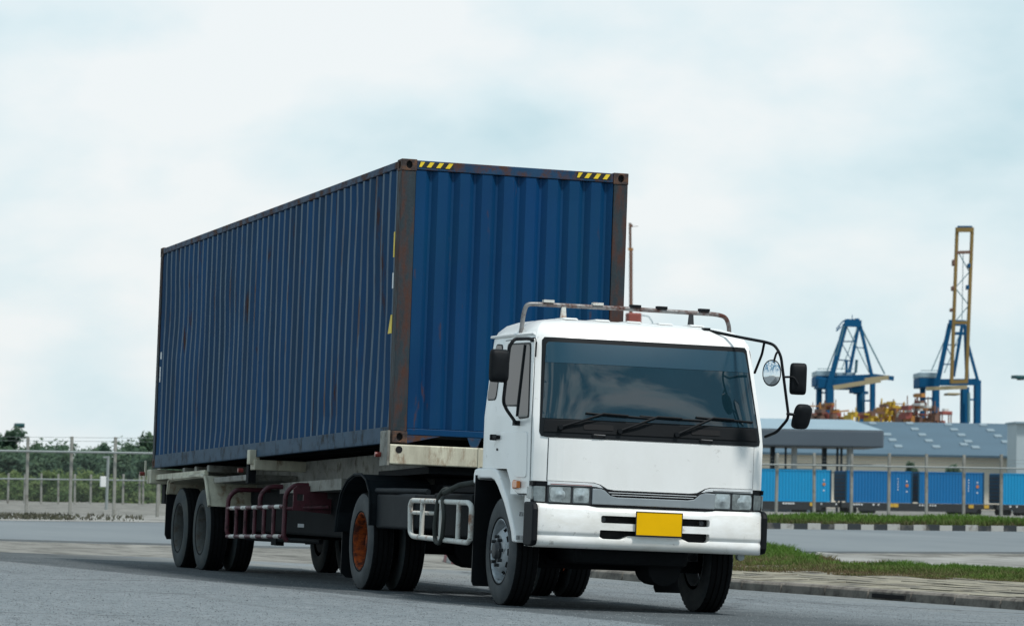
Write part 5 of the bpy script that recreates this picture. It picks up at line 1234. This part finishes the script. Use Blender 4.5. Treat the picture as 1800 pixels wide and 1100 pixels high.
for nm, m_, x0, y0, x1, y1, w in (('mast', 'rig_brown', 1107.5, 392, 1108, 440, 3.4), ('mast', 'rig_brown', 1109, 440, 1110, 800, 5), ('mast_head', 'rig_brown', 1106, 397, 1112, 397, 5), ('jib', 'rig_brown', 1110, 398, 1122, 398, .8), ('collar', 'rig_orange', 1104, 438, 1113, 438, 4), ('hose', ST, 1123, 553, 1140, 556, 1.4), ('hose', ST, 1140, 556, 1147, 566, 1.4), ('hose', ST, 1147, 566, 1147, 800, 1.4)):
    a, c = at(x0, y0, 700), at(x1, y1, 700)
    if y1 > 745: c.z = terrain(c.x, c.y)
    beam(a, c, w*700/FPX, nm, m_, th)
a = at(1114, 558, 700); B().box((a.x-1.3, a.y-1, -1), (a.x+1.2, a.y+1, a.z+.8)).obj('crane_house', 'rig_red', th, bevel=.2)
# ---- jumble of dock gear between the cranes
def gear(px0, px1, top, d, pal, label, seed, n):
    rnd = random.Random(seed); g = on_ground((px0+px1)/2, d); th = thing('dock_machinery', tuple(g), label, 'machinery', 'machinery standing at the dock'); k = d/FPX
    for i in range(n):
        px = rnd.uniform(px0, px1); f = 1-abs((px-(px0+px1)/2)/((px1-px0)/2)); hgt = rnd.uniform(.25, 1)*(.35+.65*f)
        py = 745-(745-top)*hgt; w = rnd.uniform(2.5, 9)*k; hh = rnd.uniform(3, 12)*k; dd = rnd.uniform(-6, 6)
        a = at(px, py, d+dd); B().box((a.x-w/2, a.y-2, a.z-hh), (a.x+w/2, a.y+2, a.z)).obj(rnd.choice(('housing', 'tank', 'platform')), rnd.choice(pal), th)
    for i in range(max(4, n//2)):
        px = rnd.uniform(px0, px1); py = rnd.uniform(top, 728); a = at(px, py, d); c = Vector((a.x, a.y, terrain(a.x, a.y))); beam(a, c, rnd.uniform(.9, 2.6)*k, 'support_leg', rnd.choice(pal), th)
    for i in range(4):
        px = rnd.uniform(px0, px1-12); py = rnd.uniform(top+8, 728); beam(at(px, py, d-3), at(px+rnd.uniform(10, 32), py+rnd.uniform(-3, 3), d-3), rnd.uniform(1.2, 3.5)*k, 'gantry_arm', rnd.choice(pal), th)
gear(1422, 1480, 700, 800, ('rig_brown', 'rig_brown', 'rig_red', 'rig_orange'), 'rusty brown dock machinery at the foot of the left crane', 3, 26)
gear(1480, 1545, 715, 790, ('rig_red', 'rig_yellow', 'rig_brown', 'rig_yellow'), 'low red and yellow dock machinery between the cranes', 5, 18)
gear(1535, 1590, 698, 810, ('rig_yellow', 'rig_orange', 'rig_yellow', 'rig_brown'), 'bright yellow dock machinery between the cranes', 8, 24)
gear(1580, 1652, 690, 800, ('rig_brown', 'rig_red', 'rig_brown', 'rig_orange', 'rig_white'), 'brown dock machinery at the foot of the upright boom crane', 11, 32)
a = at(1662, 727, 780); th = thing('straddle_carrier', tuple(on_ground(1662, 780)), 'small dark carrier between the legs of the right crane', 'vehicle')
B().box((a.x-1.1, a.y-1, a.z-.2), (a.x+1.1, a.y+1, a.z+.5)).obj('body', 'rig_red', th, bevel=.1); B().box((a.x-.5, a.y-.6, a.z+.5), (a.x+.5, a.y+.6, a.z+1.0)).obj('operator_cab', 'rig_white', th)
for s_ in (-1, 1):
    for w in (-.6, .6): B().box((a.x+s_*.95-.1, a.y+w-.1, -1.), (a.x+s_*.95+.1, a.y+w+.1, a.z-.1)).obj('leg', 'rig_brown', th)

# ---- trees
def crown(th, c, rx, rz, n, leaf, m_, seed, clumps=16, name='crown'):
    rnd = random.Random(seed); vs = []; fs = []; dry = []
    cl = []
    for _ in range(clumps):
        a = rnd.uniform(0, 6.283); rr = rx*math.sqrt(rnd.random())*.8; zz = rnd.uniform(-.75, .75)*rz; f = math.sqrt(max(.08, 1-(zz/rz)**2))
        cl.append((Vector((c.x+rr*f*math.cos(a), c.y+rr*f*math.sin(a), c.z+zz)), rnd.uniform(.25, .5)*min(rx, rz), rnd.uniform(-.15, .25)))
    for i in range(n):
        q, r_, dd = cl[i % clumps]
        v = Vector((rnd.gauss(0, 1), rnd.gauss(0, 1), rnd.gauss(0, .8))); v = v.normalized()*r_*(rnd.random()**.45)*rnd.uniform(.8, 1.35); p = q+v
        u = Vector((rnd.gauss(0, 1), rnd.gauss(0, 1), rnd.gauss(0, 1))).normalized(); w = u.orthogonal().normalized(); s_ = leaf*rnd.uniform(.5, 1.3); o = len(vs)
        vs += [p-u*s_, p+w*s_*.45, p+u*s_, p-w*s_*.45]; fs.append((o, o+1, o+2, o+3)); dry += [max(0, min(1, .2+dd+.5*(v.z/r_)+rnd.uniform(-.2, .2)))]*4  # leaves higher in a clump mix towards the paler leaf colour
    me = bpy.data.meshes.new(name); me.from_pydata([tuple(v) for v in vs], [], fs); me.materials.append(K[m_])
    me.attributes.new('dry', 'FLOAT', 'POINT').data.foreach_set('value', dry)
    o = bpy.data.objects.new(name, me); col.objects.link(o)
    if th: put(o, th)
    return o
def tree(px, top, wpx, d, label, m_='leaf_a', n=5200, leaf=.20, group='trees behind the left fence'):
    g = on_ground(px, d); zt = zpx(px, top, d); H_ = zt-g.z; rx = wpx*d/FPX/2; th = thing('tree', tuple(g), label, 'tree', group)
    rz = H_*.46; c = Vector((g.x, g.y, zt-rz))
    b = B(); b.cyl(g-Vector((0, 0, .2)), (g.x+.1, g.y, g.z+H_*.5), .16, 8, .09)
    for k in range(5):
        a = k*1.26+px; b.cyl((g.x+.05, g.y, g.z+H_*(.25+.05*k)), (c.x+rx*.55*math.cos(a), c.y+rx*.55*math.sin(a), c.z+rz*.3), .06, 6, .02)
    b.obj('trunk', 'bark', th, smooth=60)
    crown(th, c, rx, rz, n, leaf, m_, px+17, 22)
    return th
for a in ((14, 747, 62, 300, 'tall round dark tree at the left edge of the picture'), (52, 772, 60, 310, 'dark bushy tree right of the tallest left one'), (98, 781, 62, 295, 'low dark tree between the first two fence posts'), (142, 789, 60, 305, 'lowest dark tree where the sky dips in the tree line'), (178, 777, 54, 290, 'dark tree with ragged top behind the grey pole'), (216, 780, 54, 300, 'dark tree by the third fence post'), (258, 756, 64, 285, 'tall dark tree against the rear of the container')):
    tree(*a[:4], a[4])
for i, (px, top, w, lab) in enumerate(((1603, 803, 26, 'small green tree before the cream warehouse wall, left one'), (1675, 808, 30, 'small green tree before the cream warehouse wall, right one'))):
    tree(px, top, w, 420, lab, 'leaf_a', 2500, .22, 'small trees by the warehouse')
# low scrub belt in front of the trees: one mass
rndb = random.Random(4); vsall = None
sc = []
for k in range(64):
    px = -120+k*8.2+rndb.uniform(-3, 3); d = rndb.uniform(178, 215)
    g = on_ground(px, d); zt = zpx(px, 838+rndb.uniform(-7, 8), d); sc.append(crown(None, Vector((g.x, g.y, (zt+g.z)/2-.1)), rndb.uniform(.9, 1.5), max(.5, (zt-g.z)/2+.2), 900, .11, 'leaf_b', k, 8, 'scrub'))
for k in range(76):
    px = -330+k*13+rndb.uniform(-3, 3); d = rndb.uniform(240, 275)
    g = on_ground(px, d); zt = zpx(px, 789+rndb.uniform(-9, 7), d); sc.append(crown(None, Vector((g.x, g.y, (zt+g.z)/2-.1)), rndb.uniform(1.6, 2.4), max(.5, (zt-g.z)/2+.2), 1500, .18, 'leaf_a', 100+k, 9, 'scrub'))
def join(objs, name):
    bm = bmesh.new()
    for o in objs: bm.from_mesh(o.data)
    me = bpy.data.meshes.new(name); bm.to_mesh(me); bm.free(); return me
for grp, m_, lab in ((sc[:64], 'leaf_b', 'belt of light green scrub behind the inner fence'), (sc[64:], 'leaf_a', 'dark green thicket under the trees on the left')):
    me = join(grp, 'scrub'); me.materials.clear(); me.materials.append(K[m_])
    for o in grp: bpy.data.objects.remove(o)
    o = bpy.data.objects.new('scrub', me); col.objects.link(o); tag(o, lab, 'shrubs', kind='stuff')
